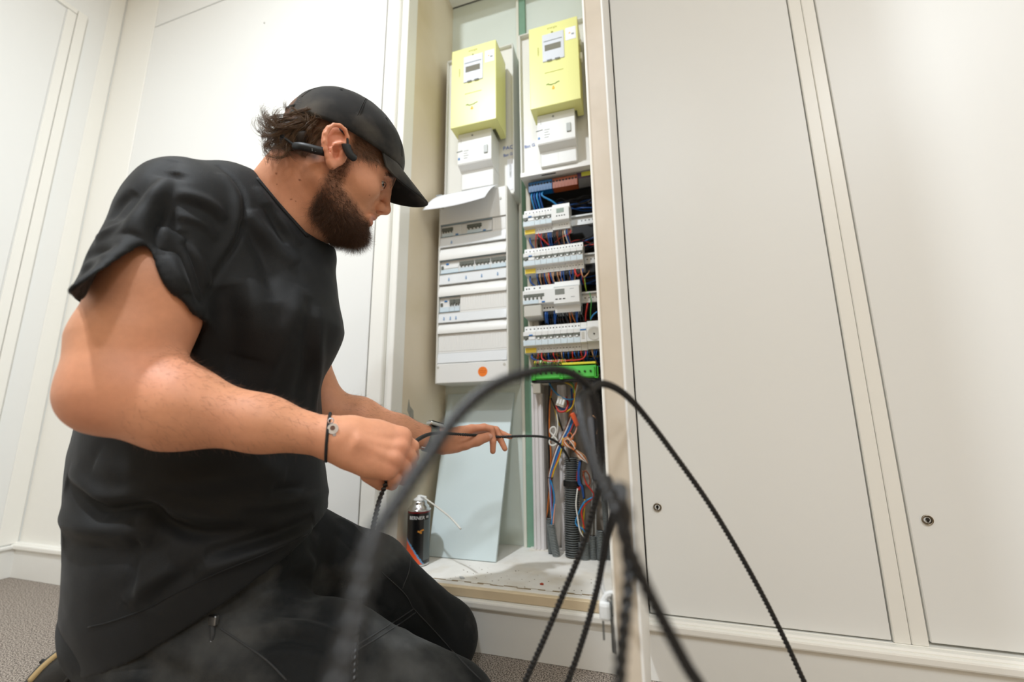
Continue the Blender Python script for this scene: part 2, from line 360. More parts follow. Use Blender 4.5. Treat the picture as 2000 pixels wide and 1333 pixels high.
for i, ((zt, zb, lt, lb, sb), (xw, _)) in enumerate(zip(rows, wins)):
    if xw < X1-.001:                      # ribbed blanking strip
        b = nb(); n = int((X1-xw)/.009)
        box(b, (xw+.001, EY+.006, zb), (X1, EY+.02, zt), .0004)
        for k in range(n):
            x = xw+.004+(X1-xw-.005)*k/n; box(b, (x, EY+.0052, zb+.001), (x+.0072, EY+.007, zt-.001), .0004)
        obj('blanking_strip', b, m_abs, en)
    b = nb(); prism(b, [(X0+.001, EY+.004, lt-.001), (X0+.001, EY+.0005, lb+.002), (X0+.001, EY+.003, lb), (X0+.001, EY+.008, lb+.001), (X0+.001, EY+.010, lt-.001)], (X1-X0-.002, 0, 0))
    for k in range(3): x = X0+.10+k*.062; box(b, (x, EY-.0015, lb+.0005), (x+.008, EY+.002, lb+.003), .0005)
    obj('label_holder', b, mat('label_strip', srgb(230, 234, 238), .2, coat=.4), en)
b = nb()
for x, z in ((-.6165, .6875), (-.392, .6875), (-.402, 1.245), (-.613, 1.245)): b2 = nb(); cyl(b2, (x, EY-.001, z), (x, EY+.003, z), .0042, seg=14); obj('cover_screw', b2, m_modg, en)
b.free()
b = nb(); cyl(b, (-.463, EY-.0006, .668), (-.463, EY+.0012, .668), .0155, seg=36); sk = obj('round_sticker', b, mat('orange_sticker', srgb(245, 130, 40), .5), en, label='round orange sticker')
for k, s in enumerate(('* * *', 'ATTENTION', 'SECURITE', '- - -')): text('sticker_print', s, (-.463, EY-.0008, .676-k*.0055), .0042, mat('sticker_ink', srgb(190, 80, 20), .6), sk)
# blue symbols on the label strips
b = nb()
for x, z in ((-.585, .983), (-.523, .983), (-.468, .983), (-.413, .983), (-.600, .849), (-.577, .849), (-.557, .849), (-.578, 1.115)):
    box(b, (x-.0022, EY-.0006, z-.006), (x+.0022, EY+.003, z-.0005), .0004); box(b, (x-.001, EY-.0006, z), (x+.001, EY+.003, z+.0045))
obj('symbols', b, mat('symbol_blue', srgb(140, 172, 210), .7), en)
# modules seen in the windows (they sit deep in the enclosure)
def emod(x0, x1, zt, zb, label, poles, side=False, group=None):
    zc = (zt+zb)/2; h = (zt-zb)/2-.001; t = thing('circuit_breaker', ((x0+x1)/2, EY+.02, zb), label, 'circuit breaker', group)
    y = EY+.010; x0 += .0002; x1 -= .0002
    b = nb(); box(b, (x0, y, zc-h), (x1, y+.010, zc+h), .0004); obj('body', b, m_modw, t)
    w = x1-x0; xe = x0+w*(.60 if side else .96); xs = x0+w*.04
    if poles:
        b = nb(); box(b, (xs, y-.004, zc+h*.05), (xe, y+.001, zc+h*.62), .0008)
        n = poles
        for k in range(n):
            c = xs+(xe-xs)*(k+.5)/n; box(b, (c-.002, y-.005, zc-h*.22), (c+.0016, y+.001, zc+h*.2), .0004)
        obj('toggle', b, m_tog, t)
    b = nb(); box(b, (xs, y-.0015, zc-h*.95), (xe, y+.001, zc-h*.3), .0003); obj('label_window', b, m_lblue, t)
    return t
z1 = rows[0]
a1 = emod(-.6205, -.548, z1[0], z1[1], 'wide four-pole breaker at the left of the top row of the closed white box', 4, True)
a2 = emod(-.528, -.4345, z1[0], z1[1], 'wide four-pole breaker at the right of the top row of the closed white box', 4, True)
for t, x in ((a1, -.562), (a2, -.462)):
    b = nb(); box(b, (x-.005, EY+.0075, 1.142), (x+.005, EY+.0105, 1.1465), .0006); obj('test_button', b, m_blue, t)
b = nb(); box(b, (-.548, EY+.012, z1[1]+.001), (-.528, EY+.018, z1[0]-.001)); obj('blanking_module', b, m_modw, en)
z2 = rows[1]
a3 = emod(-.6205, -.552, z2[0], z2[1], 'blue-buttoned breaker at the left of the second row, closed box', 0)
b = nb(); box(b, (-.617, EY+.007, 1.021), (-.609, EY+.011, 1.034), .0006); obj('toggle', b, m_tog, a3)
b = nb(); box(b, (-.600, EY+.0075, 1.037), (-.590, EY+.0105, 1.0425), .0006); obj('test_button', b, m_blue, a3)
b = nb(); box(b, (-.608, EY+.008, 1.024), (-.554, EY+.0105, 1.034), .0006); obj('cover_flap', b, WHITE, a3)
for k in range(3):
    x = -.552+k*.0558
    emod(x, min(x+.0558, X1), z2[0], z2[1], ['left', 'middle', 'right'][k]+' of three grey-toggled breakers in the closed box, second row', 4)
z3 = rows[2]
a4 = emod(-.6205, -.5850, z3[0], z3[1], 'blue-buttoned breaker in the small third-row window of the closed box', 0)
b = nb(); box(b, (-.617, EY+.007, .893), (-.609, EY+.011, .904), .0006); obj('toggle', b, m_tog, a4)
b = nb(); box(b, (-.603, EY+.0075, .907), (-.593, EY+.0105, .912), .0006); obj('test_button', b, m_blue, a4)
emod(-.5850, -.566, z3[0], z3[1], 'slim breaker in the middle of the small third-row window of the closed box', 2)
emod(-.566, -.547, z3[0], z3[1], 'slim breaker at the right end of the small third-row window of the closed box', 2)
b = nb()
for xe, (zt, zb, *_r) in zip((-.4332, X1, -.5457), rows):
    box(b, (X0, EY+.0022, zt-.0012), (xe, EY+.008, zt), .0002); box(b, (X0, EY+.0022, zb), (xe, EY+.008, zb+.0012), .0002)
obj('window_frame', b, mat('window_line', srgb(150, 170, 182), .3), en)
# white paper label hanging from the top of the box
n = 10; grid = []
pa = np.array([-.6265, .196, 1.291]); pb = np.array([-.4105, .196, 1.294]); pc = np.array([-.6400, .110, 1.195]); pd_ = np.array([-.4240, .112, 1.203])
V, Fc = [], []
for j in range(7):
    for i in range(n+1):
        u, v = i/n, j/6; p = (pa*(1-u)+pb*u)*(1-v)+(pc*(1-u)+pd_*u)*v
        p = p+np.array([0, -.004*math.sin(v*math.pi), .005*math.sin(v*math.pi)-.006*v*math.sin(u*math.pi)])
        V.append(p)
for j in range(6):
    for i in range(n): q = j*(n+1)+i; Fc.append((q, q+1, q+n+2, q+n+1))
pp = arrmesh('paper_sheet', V, Fc, mat('paper', srgb(240, 242, 248), .75), label='white folded paper sheet sticking out from the top of the closed white box', cat='paper')
sm = pp.modifiers.new('s', 'SOLIDIFY'); sm.thickness = .0004
b = nb(); q = (V[12]*.9+V[24]*.1); box(b, (-.622, .166, 1.2725), (-.600, .1665, 1.2765)); 
pm = obj('print', b, m_grey, pp)

# ---------------- meter boards above
def plate(x0, x1, z0, z1, y0, label, lipy):
    t = thing('meter_board', ((x0+x1)/2, .3, z0), label, 'meter board')
    b = nb(); box(b, (x0, y0, z0), (x1, .333, z1), .003); obj('base', b, m_abs2, t)
    b = nb(); w = .012
    box(b, (x0, lipy, z0), (x0+w*.35, y0+.01, z1), .001); box(b, (x1-w*.35, lipy, z0), (x1, y0+.01, z1), .001); box(b, (x0, lipy, z1-.004), (x1, y0+.01, z1), .001)
    obj('rim', b, m_abs, t)
    return t
p1 = plate(-.628, -.364, 1.283, 1.882, .250, 'white board carrying the left yellow meter and main breaker', .238)
p2 = plate(-.332, -.098, 1.308, 1.872, .222, 'white board carrying the right yellow meter and main breaker', .206)
b = nb(); box(b, (-.262, .2065, 1.3055), (-.215, .212, 1.3085)); obj('slot', b, m_hole, p2)
b = nb(); box(b, (-.332, .2, 1.306), (-.098, .224, 1.322), .001); obj('lower_lip', b, m_abs, p2)
def meter(x0, x1, z0, z1, yf, yb, label, cover, sticker):
    t = thing('electricity_meter', ((x0+x1)/2, yb, z0), label, 'electricity meter'); cx = (x0+x1)/2; w = x1-x0
    b = nb(); bmt = bmesh.new()
    # hollow hood: front, sides, top and a notched lower skirt
    box(b, (x0, yf, z0), (x1, yf+.006, z1), .002, seg=2)
    box(b, (x0, yf+.003, z0+.003), (x0+.004, yb, z1), .001); box(b, (x1-.004, yf+.003, z0+.003), (x1, yb, z1), .001)
    box(b, (x0, yf+.003, z1-.004), (x1, yb, z1), .001)
    box(b, (x0, yf+.003, z0+.002), (x0+.019, yb-.0, z0+.006), .0005); box(b, (x1-.019, yf+.003, z0+.002), (x1, yb, z0+.006), .0005)
    box(b, (x0+.001, yf+.004, z0+.0026), (x1-.001, yf+.05, z0+.0064), .0005)
    box(b, (x0+.017, yf+.035, z0+.004), (x0+.020, yb, z0+.05)); box(b, (x1-.020, yf+.035, z0+.004), (x1-.017, yb, z0+.05)); box(b, (x0+.017, yf+.047, z0+.004), (x1-.017, yf+.05, z0+.05))
    bmt.free(); obj('hood', b, m_yel, t)
    b = nb(); zc = z0+(z1-z0)*(.705 if cover else .70); ww, hh = .036, .052
    box(b, (cx-ww, yf-.003, zc-hh), (cx+ww, yf+.002, zc+hh), .006, seg=3); fr = obj('display_frame', b, mat('display_frame', srgb(214, 219, 228), .35), t)
    b = nb(); box(b, (cx-ww+.008, yf-.0036, zc-.014), (cx+ww-.010, yf-.001, zc+.010), .001); obj('display', b, mat('display_glass', srgb(128, 128, 118), .1, coat=1), fr)
    b = nb(); box(b, (cx-ww+.006, yf-.0036, zc+.022), (cx+ww-.006, yf-.0026, zc+.0245)); 
    for k in (-.5, .5): box(b, (cx+k*.026-.008, yf-.005, zc-hh-.001), (cx+k*.026+.008, yf-.002, zc-hh+.004), .001)
    obj('display_buttons', b, m_grey, fr)
    b = nb(); cyl(b, (cx-.002, yf-.0012, z1-.036), (cx-.002, yf+.001, z1-.036), .0034, seg=16); obj('indicator', b, mat('olive_dot', srgb(150, 150, 30), .4), t)
    # leaf-like emblem and small print
    b = nb(); lz = z0+.075; lx = cx-.004
    lathe(b, [(0, -.002), (.0042, 0), (.0048, .003), (.0022, .009), (0, .013)], (lx, yf-.0003, lz-.018), (0, 0, 1), 12)
    for v in b.verts: v.co.y = yf-.0003+(v.co.y-yf)*.15
    obj('emblem_drop', b, mat('emblem_gold', srgb(226, 180, 40), .5), t)
    b = nb()
    for k, (dx, dz, r) in enumerate(((-.018, .003, .35), (-.011, .000, -.2), (-.004, -.001, .3), (.004, .0, -.1), (.010, .002, .5), (.016, .004, .2))):
        box(b, (-.0042, -.0004, -.0012), (.0042, .0004, .0012), 0, Matrix.Rotation(-r, 3, 'Y'), (lx+dx, yf-.0005, lz+dz))
    obj('emblem', b, mat('emblem_green', srgb(120, 150, 60), .6), t)
    text('small_print', 'compteur', (x0+.030, yf-.0003, zc-.005), .0085, mat('print_olive', srgb(186, 188, 90), .6), t, rotz=math.pi/2)
    text('small_print', 'energie', (cx-.002, yf-.0003, z1-.017), .011, MATS['print_olive'], t)
    b = nb(); box(b, (cx-.030, yf-.0006, lz+.045), (cx+.030, yf+.001, lz+.047)); obj('hatch_line', b, MATS['print_olive'], t)
    b = nb(); box(b, (x1-.040, yf-.0008, z1-.083), (x1-.006, yf+.001, z1-.036), .0003); s = obj('paper_seal', b, mat('paper', (0, 0, 0)), t)
    b = nb(); cyl(b, (x1-.026, yf-.0013, z1-.058), (x1-.026, yf, z1-.058), .0038, seg=3); obj('seal_mark', b, mat('emblem_orange', srgb(245, 180, 40), .5), s)
    b = nb(); box(b, (x1-.020, yf-.0012, z1-.066), (x1-.012, yf, z1-.061)); obj('seal_mark', b, m_grey, s)
    return t
meter(-.5555, -.3915, 1.490, 1.797, .130, .236, 'left yellow electricity meter hood, brightly lit', True, 0)
mt2 = meter(-.2760, -.1150, 1.4915, 1.797, .130, .208, 'right yellow electricity meter hood with a dark display, higher in the picture', False, 0)
b = nb(); box(b, (-.115, .16, 1.72), (-.108, .175, 1.74), .003); box(b, (-.115, .15, 1.655), (-.106, .172, 1.68), .003); obj('side_clip', b, WHITE, mt2)
def mainbreaker(x0, x1, zt, zm, zb, yf, yb, label):
    t = thing('main_breaker', ((x0+x1)/2, yb, zb), label, 'main breaker')
    b = nb(); prism(b, [(x0, yb, zt), (x0, yf+.002, zt), (x0, yf, zt-.002), (x0, yf, zm+.004), (x0, yf+.002, zm), (x0, yf+.030, zm-.012), (x0, yb, zm-.012)], (x1-x0, 0, 0)); obj('body', b, m_modw, t)
    b = nb(); box(b, (x0+.002, yf+.026, zb), (x1-.001, yb, zm-.008), .003); obj('terminal_cover', b, m_modw, t)
    cx = (x0+x1)/2
    b = nb(); box(b, (cx-.0004, yf+.0255, zb+.01), (cx+.0004, yf+.027, zm-.02)); box(b, (x0+.010, yf-.0008, zt-.035), (x0+.013, yf+.001, zt-.020)); obj('seam', b, mat('seam_line', srgb(205, 206, 206), .6), t)
    b = nb(); box(b, (x1-.026, yf-.004, zm+.026), (x1-.012, yf+.002, zm+.056), .001); obj('toggle', b, mat('lever_grey', srgb(170, 174, 172), .4), t)
    b = nb(); cyl(b, (cx-.008, yf-.001, zt-.014), (cx-.008, yf+.001, zt-.014), .0035, seg=12); obj('screw', b, m_grey, t)
    b = nb(); box(b, (x0+.001, yf-.0010, zm+.019), (x0+.008, yf+.001, zm+.028), .0008); obj('test_button', b, m_blue, t)
    b = nb()
    for k in range(4): box(b, (x0+.022, yf-.0005, zm+.022+k*.009), (x0+.036+.004*(k % 2), yf+.001, zm+.0235+k*.009))
    obj('print', b, m_grey, t)
    b = nb(); box(b, (x0-.012, yf-.0005, zm+.05), (x0+.010, yf+.001, zm+.0525), 0, Matrix.Rotation(-.1, 3, 'Y'), (x0+.006, yf-.0002, zm+.051)); obj('maker_print', b, m_tog, t)
    return t
mainbreaker(-.5440, -.4225, 1.4925, 1.374, 1.294, .168, .252, 'white main breaker under the left yellow meter')
mainbreaker(-.2620, -.1415, 1.4930, 1.386, 1.322, .165, .224, 'white main breaker under the right yellow meter')
text('handwriting', 'PAC', (-.388, .2486, 1.463), .020, m_ink, p1, sx=1.05); text('handwriting', 'Bat G', (-.389, .2486, 1.436), .015, m_ink, p1, rotz=.05)
text('handwriting', 'Bat G', (-.303, .2205, 1.432), .016, m_ink, p2, rotz=.05); 
b = nb(); box(b, (-.392, .2485, 1.300), (-.371, .2502, 1.418)); st_ = obj('paper_strip', b, MATS['paper'], p1, label='white paper strip printed with a number')
text('strip_print', '14980256201', (-.380, .2483, 1.372), .010, m_tog, st_, rotz=math.pi/2)

# ---------------- right board: open, showing modules and wires
RX0, RX1 = -.345, OPR-.003
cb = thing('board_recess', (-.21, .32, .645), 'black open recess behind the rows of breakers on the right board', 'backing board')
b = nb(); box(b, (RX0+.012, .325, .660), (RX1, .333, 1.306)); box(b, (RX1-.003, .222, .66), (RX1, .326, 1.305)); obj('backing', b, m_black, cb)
m_clutter = mat('beige_plastic', srgb(206, 200, 186), .6)
b = nb()
box(b, (-.331, .262, .66), (-.315, .325, 1.305), .002); box(b, (-.322, .268, .6), (-.296, .322, 1.2), .002); obj('side_channel', b, m_clutter, cb)
ro = []
RZ = [1.1525, 1.0180, .8915, .7620]
for i, z in enumerate(RZ):
    t = thing('mounting_rail', (-.21, .262, z), ['galvanised mounting rail of the top row, ending right of the digital timer', 'galvanised mounting rail of the second row, its end showing past the breakers', 'galvanised mounting rail of the third row, right of the display module', 'galvanised mounting rail behind the bottom row with the socket'][i], 'rail')
    b = nb(); box(b, (-.330, .2622, z-.0175), (RX1+.000, .2640, z+.0175)); box(b, (-.330, .2545, z+.0125), (RX1, .2635, z+.0142)); box(b, (-.330, .2545, z-.0142), (RX1, .2635, z-.0125)); box(b, (-.330, .2535, z+.0125), (RX1, .2552, z+.0175)); box(b, (-.330, .2535, z-.0175), (RX1, .2552, z-.0125)); obj('rail_profile', b, m_rail, t)
    b = nb()
    for k in range(5): cyl(b, (-.125+k*.012-.02, .2618, z), (-.125+k*.012-.02, .2624, z), .0022, seg=10)
    obj('slots', b, m_hole, t)
RN = ['top', 'second', 'third', 'bottom']
def row(i, x, n, w):
    z = RZ[i]; module(x, x+2*w, z, 'wide yellow-labelled breaker at the left end of the '+RN[i]+' row, open board', 'rcd', btn=True, cat='circuit breaker'); x += 2*w
    for k in range(n):
        module(x, x+w, z, ORD[k]+' slim breaker after the yellow-labelled one, '+RN[i]+' row, open board'); x += w
    return x
xe = row(0, -.3265, 3, .0188)
def panelmod(name, cat, label, x0, x1, zc, yf, up=.0425, lo=.0425, nose=.0225, m=m_modw):
    t = thing(name, ((x0+x1)/2, yf+.03, zc-lo), label, cat)
    b = nb(); prof = [(.262, -lo), (yf+.020, -lo), (yf+.018, -nose-.001), (yf+.002, -nose), (yf, -nose+.002), (yf, nose-.002), (yf+.002, nose), (yf+.018, nose+.001), (yf+.020, up), (.262, up)]
    prism(b, [(x0, y, zc+z) for y, z in prof], (x1-x0, 0, 0)); obj('body', b, m, t); return t
t = panelmod('digital_timer', 'timer', 'white digital timer with a small screen at the right of the top row', xe+.0006, -.1765, 1.156, .198)
b = nb(); box(b, (-.2155, .1972, 1.1585), (-.1915, .199, 1.1735), .0005); obj('screen', b, m_lcd, t)
b = nb(); 
for k in range(4): box(b, (-.2165+k*.008, .1970, 1.147), (-.2125+k*.008, .199, 1.1505), .0004)
for k in range(4): cyl(b, (-.210+k*.008, .216, 1.126), (-.210+k*.008, .2185, 1.126), .0013, seg=8)
obj('buttons', b, m_hole, t)
row(1, -.3280, 8, .01885)
t = panelmod('circuit_breaker', 'circuit breaker', 'wide four-pole breaker with a light terminal cover, third row, open board', -.3300, -.2325, RZ[2], .200)
b = nb(); box(b, (-.328, .1985, RZ[2]+.000), (-.262, .2035, RZ[2]+.010), .0008)
for k in range(5): box(b, (-.324+k*.0125, .1965, RZ[2]-.008), (-.319+k*.0125, .202, RZ[2]+.002), .0005)
obj('toggle', b, m_tog, t)
b = nb(); box(b, (-.329, .1985, RZ[2]-.0215), (-.280, .2015, RZ[2]-.009), .0008); obj('label_window', b, m_lblue, t)
b = nb(); box(b, (-.270, .1985, RZ[2]-.020), (-.260, .201, RZ[2]-.015), .0006); obj('test_button', b, m_blue, t)
b = nb(); box(b, (-.3285, .201, RZ[2]-.062), (-.272, .262, RZ[2]-.0245), .003); obj('terminal_cover', b, m_modg, t)
b = nb()
for x in (-.322, -.314, -.297, -.279): cyl(b, (x, .2185, RZ[2]+.034), (x, .221, RZ[2]+.034), .0024, seg=10)
for k in range(4): cyl(b, (-.266+k*.0088, .2185, RZ[2]-.033), (-.266+k*.0088, .221, RZ[2]-.033), .0024, seg=10)
obj('terminal_screws', b, m_hole, t)
t = panelmod('energy_counter', 'display module', 'white display module with a grey screen at the right of the third row', -.2318, -.1545, RZ[2]-.002, .196, up=.048, lo=.050, nose=.028)
b = nb(); box(b, (-.2275, .1952, RZ[2]-.001), (-.198, .197, RZ[2]+.0165), .0005); obj('screen', b, mat('lcd_dark', srgb(130, 134, 130), .2), t)
b = nb()
for k in range(3): box(b, (-.227+k*.0115, .1950, RZ[2]-.0165), (-.2195+k*.0115, .197, RZ[2]-.0135), .0004)
obj('buttons', b, m_hole, t)
b = nb(); box(b, (-.180, .1955, RZ[2]-.012), (-.168, .197, RZ[2]-.0105)); box(b, (-.182, .1955, RZ[2]+.014), (-.170, .197, RZ[2]+.015)); obj('print', b, m_grey, t)
b = nb(); box(b, (-.2318, .1955, RZ[2]+.0235), (-.1545, .197, RZ[2]+.0245)); obj('blue_stripe', b, m_lblue, t)
xe = row(3, -.3320, 7, .01935)
t = panelmod('contactor', 'contactor', 'narrow grey-white contactor with a blue stripe left of the socket in the bottom row', xe+.0005, xe+.0185, RZ[3], .202)
b = nb(); box(b, (xe+.001, .201, RZ[3]+.014), (xe+.0180, .203, RZ[3]+.018)); obj('blue_stripe', b, m_blue, t)
b = nb(); box(b, (xe+.004, .2012, RZ[3]-.012), (xe+.013, .203, RZ[3]+.010), .001); obj('label_window', b, m_modg, t)
xs = xe+.0195
t = panelmod('modular_socket', 'power socket', 'white modular power socket with a round recess at the right end of the bottom row', xs, RX1-.001, RZ[3]+.002, .200, nose=.0235)
b = nb(); c = (xs+.0225, .1995, RZ[3]+.002); lathe(b, [(.0205, 0), (.0195, -.0006), (.0185, .001), (.0180, .0008), (0, .0009)], c, (0, -1, 0), 32); rs = obj('recess_ring', b, m_modg, t, True)
b = nb()
for dx in (-.0002,): cyl(b, (c[0]+dx-.0005, .1978, c[2]-.001), (c[0]+dx-.0005, .1990, c[2]-.001), .0026, seg=12)
obj('contact_hole', b, m_hole, rs)

# terminal blocks
def tblock(name, label, x0, x1, z0, z1, y, m, n):
    t = thing(name, ((x0+x1)/2, y+.02, z0), label, 'terminal block')
    b = nb(); box(b, (x0, y, z0), (x1, y+.03, z1), .0015)
    w = (x1-x0)/n
    for k in range(n): box(b, (x0+k*w+.0012, y-.0006, z0), (x0+(k+1)*w-.0012, y+.002, z0+(z1-z0)*.36), .0003)
    obj('housing', b, m, t)
    b = nb()
    for k in range(n): cyl(b, (x0+(k+.5)*w, y-.0006, z0+(z1-z0)*.68), (x0+(k+.5)*w, y+.001, z0+(z1-z0)*.68), .0034, seg=12)
    obj('terminal_screws', b, m_hole, t); return t
tblock('terminal_block', 'bright blue terminal block at the top of the open board', -.3120, -.2310, 1.262, 1.2985, .2250, mat('terminal_blue', srgb(0, 78, 128), .4), 8)
tblock('terminal_block', 'brown terminal block beside the blue one at the top of the open board', -.2305, -.1480, 1.262, 1.2985, .2250, mat('terminal_brown', srgb(140, 66, 28), .45), 8)
b = nb(); box(b, (-.150, .228, 1.283), (-.098, .2285, 1.304), .001); t = obj('warning_label', b, mat('dark_violet', srgb(60, 30, 66), .5), label='dark violet and yellow warning label under the right meter board', cat='label')
b = nb(); box(b, (-.135, .2272, 1.288), (-.100, .2281, 1.303)); obj('yellow_field', b, mat('label_olive', srgb(180, 180, 60), .5), t)
mg = mat('terminal_green', srgb(70, 190, 60), .4)
t = thing('terminal_bar', (-.21, .22, .6355), 'bright green earth terminal bar below the bottom row of breakers', 'terminal block')
b = nb(); prism(b, [(-.3075, .226, .676), (-.3075, .204, .672), (-.3075, .198, .640), (-.3075, .202, .6355), (-.3075, .226, .6355)], (.1905, 0, 0)); obj('housing', b, mg, t)
b = nb()
for x in (-.3055, -.2215, -.1215): box(b, (x-.0012+.0, .196, .634), (x+.0012, .205, .668), .0005); box(b, (x+.0088, .196, .634), (x+.0112, .205, .668), .0005); box(b, (x-.001, .196, .634), (x+.0112, .2, .638), .0005)
obj('clip', b, mg, t)
b = nb()
for k in range(11): cyl(b, (-.295+k*.0163, .1975, .655), (-.295+k*.0163, .202, .655), .0030, seg=12)
obj('terminal_screws', b, mat('screw_dark', srgb(50, 70, 40), .4, .5), t)
b = nb(); box(b, (-.216, .205, .6765), (-.117, .225, .6830), .001); obj('yellow_strip', b, mat('terminal_yellow', srgb(236, 226, 70), .45), t)
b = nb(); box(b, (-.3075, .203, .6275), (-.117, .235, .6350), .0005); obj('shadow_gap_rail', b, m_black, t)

# ---------------- wires
WC = dict(blue=srgb(24, 78, 150), lblue=srgb(40, 130, 190), red=srgb(190, 44, 34), brown=srgb(120, 62, 34), black=srgb(16, 16, 18), gy=srgb(140, 170, 60), yellow=srgb(214, 180, 48), orange=srgb(204, 112, 44), white=srgb(226, 224, 218), pink=srgb(222, 160, 140), grey=srgb(140, 140, 138), tan=srgb(196, 150, 110), dark=srgb(34, 34, 38), green=srgb(60, 140, 60))
def wm(c): return mat('wire_'+c, WC[c], .45)
def wire(pts, c, r, label, cat='wire', name='wire', group=None, parent=None):
    b = nb(); tube(b, pts, r, 8, 6); return obj(name, b, wm(c), parent, True, label=label, cat=cat, group=group)
for k in range(5):      # heavy blue wires dropping from the blue terminal block
    x = -.302+k*.0093
    wire([(x, .235, 1.264), (x-.001, .230, 1.245), (x+.003+(.03 if k == 4 else 0), .240, 1.222), (x+.006+(.05 if k == 4 else 0), .262, 1.200)], 'blue' if k % 2 else 'lblue', .0030, ['leftmost blue wire', 'second blue wire from the left', 'middle blue wire', 'fourth blue wire from the left', 'blue wire curving off to the right'][k]+' dropping from the blue terminal block')
def tails(name, z, x0, x1, cols, n, length, y0=.228, seed=1, label=''):
    r_ = random.Random(seed); byc = {}
    for k in range(n):
        x = x0+(x1-x0)*(k+.5)/n+r_.uniform(-.0012, .0012); c = r_.choice(cols); dx = r_.uniform(-.018, .014)
        pts = [(x, y0, z+.004), (x+dx*.1, y0-.004, z-length*.3), (x+dx*.5, y0+.012, z-length*.75), (x+dx, y0+.055, z-length*1.15)]
        V, F = tube_arr(catmull(pts, 5), .00155 if c not in ('red', 'blue') else .0019, 6); byc.setdefault(c, []).append((V, F))
    root = None
    for c, L_ in byc.items():
        V, F = merge(L_)
        if root is None: root = thing(name, (x0, y0+.02, z-length), label, 'wires')
        arrmesh('strands_'+{'gy': 'green', 'lblue': 'light_blue'}.get(c, c), V, F, wm(c), root, True, kind='stuff')
tails('wire_bundle', 1.110, -.290, -.182, ['blue', 'dark', 'brown', 'white', 'blue', 'tan', 'dark', 'dark', 'red'], 20, .040, seed=3, label='tangle of coloured wire ends under the top row of breakers')
tails('wire_bundle', .9755, -.292, -.142, ['blue', 'dark', 'tan', 'tan', 'blue', 'blue', 'brown', 'dark', 'dark', 'red'], 30, .042, seed=5, label='tangle of coloured wire ends under the second row of breakers')
tails('wire_bundle', .852, -.272, -.150, ['black', 'dark', 'black', 'black', 'orange', 'blue'], 22, .045, seed=6, label='row of mostly black wires under the third row of modules')
tails('wire_bundle', .7200, -.300, -.105, ['blue', 'red', 'tan', 'brown', 'blue', 'blue', 'dark', 'dark', 'dark'], 30, .034, seed=8, label='tangle of coloured wire ends under the bottom row of breakers')
tails('wire_bundle', .6900, -.300, -.205, ['gy', 'gy', 'yellow', 'white', 'tan'], 26, .012, y0=.212, seed=9, label='fringe of green and yellow earth wires above the green terminal bar')
def snakes(name, label, z0, z1, x0, x1, n, cols, seed, y=(.275, .318), r=.002):
    r_ = random.Random(seed); byc = {}
    for k in range(n):
        c = r_.choice(cols); z = r_.uniform(z0, z1); pts = [(x0+(x1-x0)*u+r_.uniform(-.006, .006), r_.uniform(*y), z+r_.uniform(-.012, .012)) for u in (0, .25, .5, .75, 1.)]
        byc.setdefault(c, []).append(tube_arr(catmull(pts, 5), r*r_.uniform(.8, 1.2), 6))
    root = thing(name, (x0, y[0], z0), label, 'wires')
    for c, L_ in byc.items():
        V, F = merge(L_); arrmesh('strands_'+{'gy': 'green', 'lblue': 'light_blue'}.get(c, c), V, F, wm(c), root, True, kind='stuff')
snakes('wire_bundle', 'dark looped wires in the black recess above the top row', 1.205, 1.255, -.26, -.10, 14, ['black', 'dark', 'black', 'dark', 'blue'], 11)
snakes('wire_bundle', 'dark and blue wires running behind the gap under the top row', 1.072, 1.10, -.31, -.11, 14, ['black', 'dark', 'blue', 'black', 'red'], 12)
snakes('wire_bundle', 'blue and black wires running behind the gap under the second row', .945, .97, -.31, -.11, 14, ['black', 'dark', 'blue', 'black'], 13)
snakes('wire_bundle', 'black wires running behind the gap under the third row', .818, .84, -.27, -.11, 14, ['black', 'dark', 'black', 'brown'], 14)
snakes('wire_bundle', 'blue wires massed behind the gap under the bottom row', .685, .712, -.31, -.10, 16, ['blue', 'blue', 'dark', 'lblue', 'yellow'], 15, y=(.240, .30))
wire([(-.312, .235, 1.105), (-.309, .228, 1.085), (-.300, .240, 1.068)], 'blue', .0028, 'thick blue wire bending down from the yellow label of the top row')
wire([(-.314, .235, .972), (-.311, .228, .952), (-.298, .240, .938)], 'blue', .0028, 'thick blue wire bending down from the yellow label of the second row')
wire([(-.262, .232, .856), (-.264, .222, .838), (-.264, .235, .815)], 'blue', .0036, 'thick blue wire standing alone under the terminal cover of the third row')
wire([(-.312, .235, .720), (-.309, .222, .704), (-.285, .235, .695), (-.27, .25, .70)], 'blue', .0028, 'thick blue wire curling under the yellow label of the bottom row')
wire([(-.280, .225, .722), (-.276, .212, .700), (-.255, .208, .690), (-.20, .210, .690), (-.160, .215, .692), (-.147, .222, .705), (-.146, .226, .722)], 'red', .0021, 'long red wire looping under the bottom row of breakers')
for k, x in enumerate((-.298, -.292)): pass
wire([(-.281, .226, 1.112), (-.277, .214, 1.098), (-.262, .218, 1.082), (-.25, .235, 1.072)], 'red', .0026, 'red wire curving down under the first breakers of the top row')
wire([(-.235, .250, 1.082), (-.21, .232, 1.090), (-.185, .226, 1.095), (-.176, .226, 1.104), (-.182, .230, 1.113)], 'red', .0018, 'red wire curving up to the digital timer of the top row')
wire([(-.168, .226, .978), (-.166, .214, .962), (-.160, .216, .950), (-.154, .235, .962)], 'red', .0030, 'thick red wire under the right end of the second row')
wire([(-.150, .226, .978), (-.147, .216, .960), (-.142, .222, .946), (-.131, .235, .960), (-.127, .25, .975)], 'tan', .0019, 'tan wire hooking below the right end of the second row')
wire([(-.143, .25, .955), (-.141, .245, .930), (-.139, .26, .905)], 'gy', .0019, 'green-yellow wire dropping beside the display module')
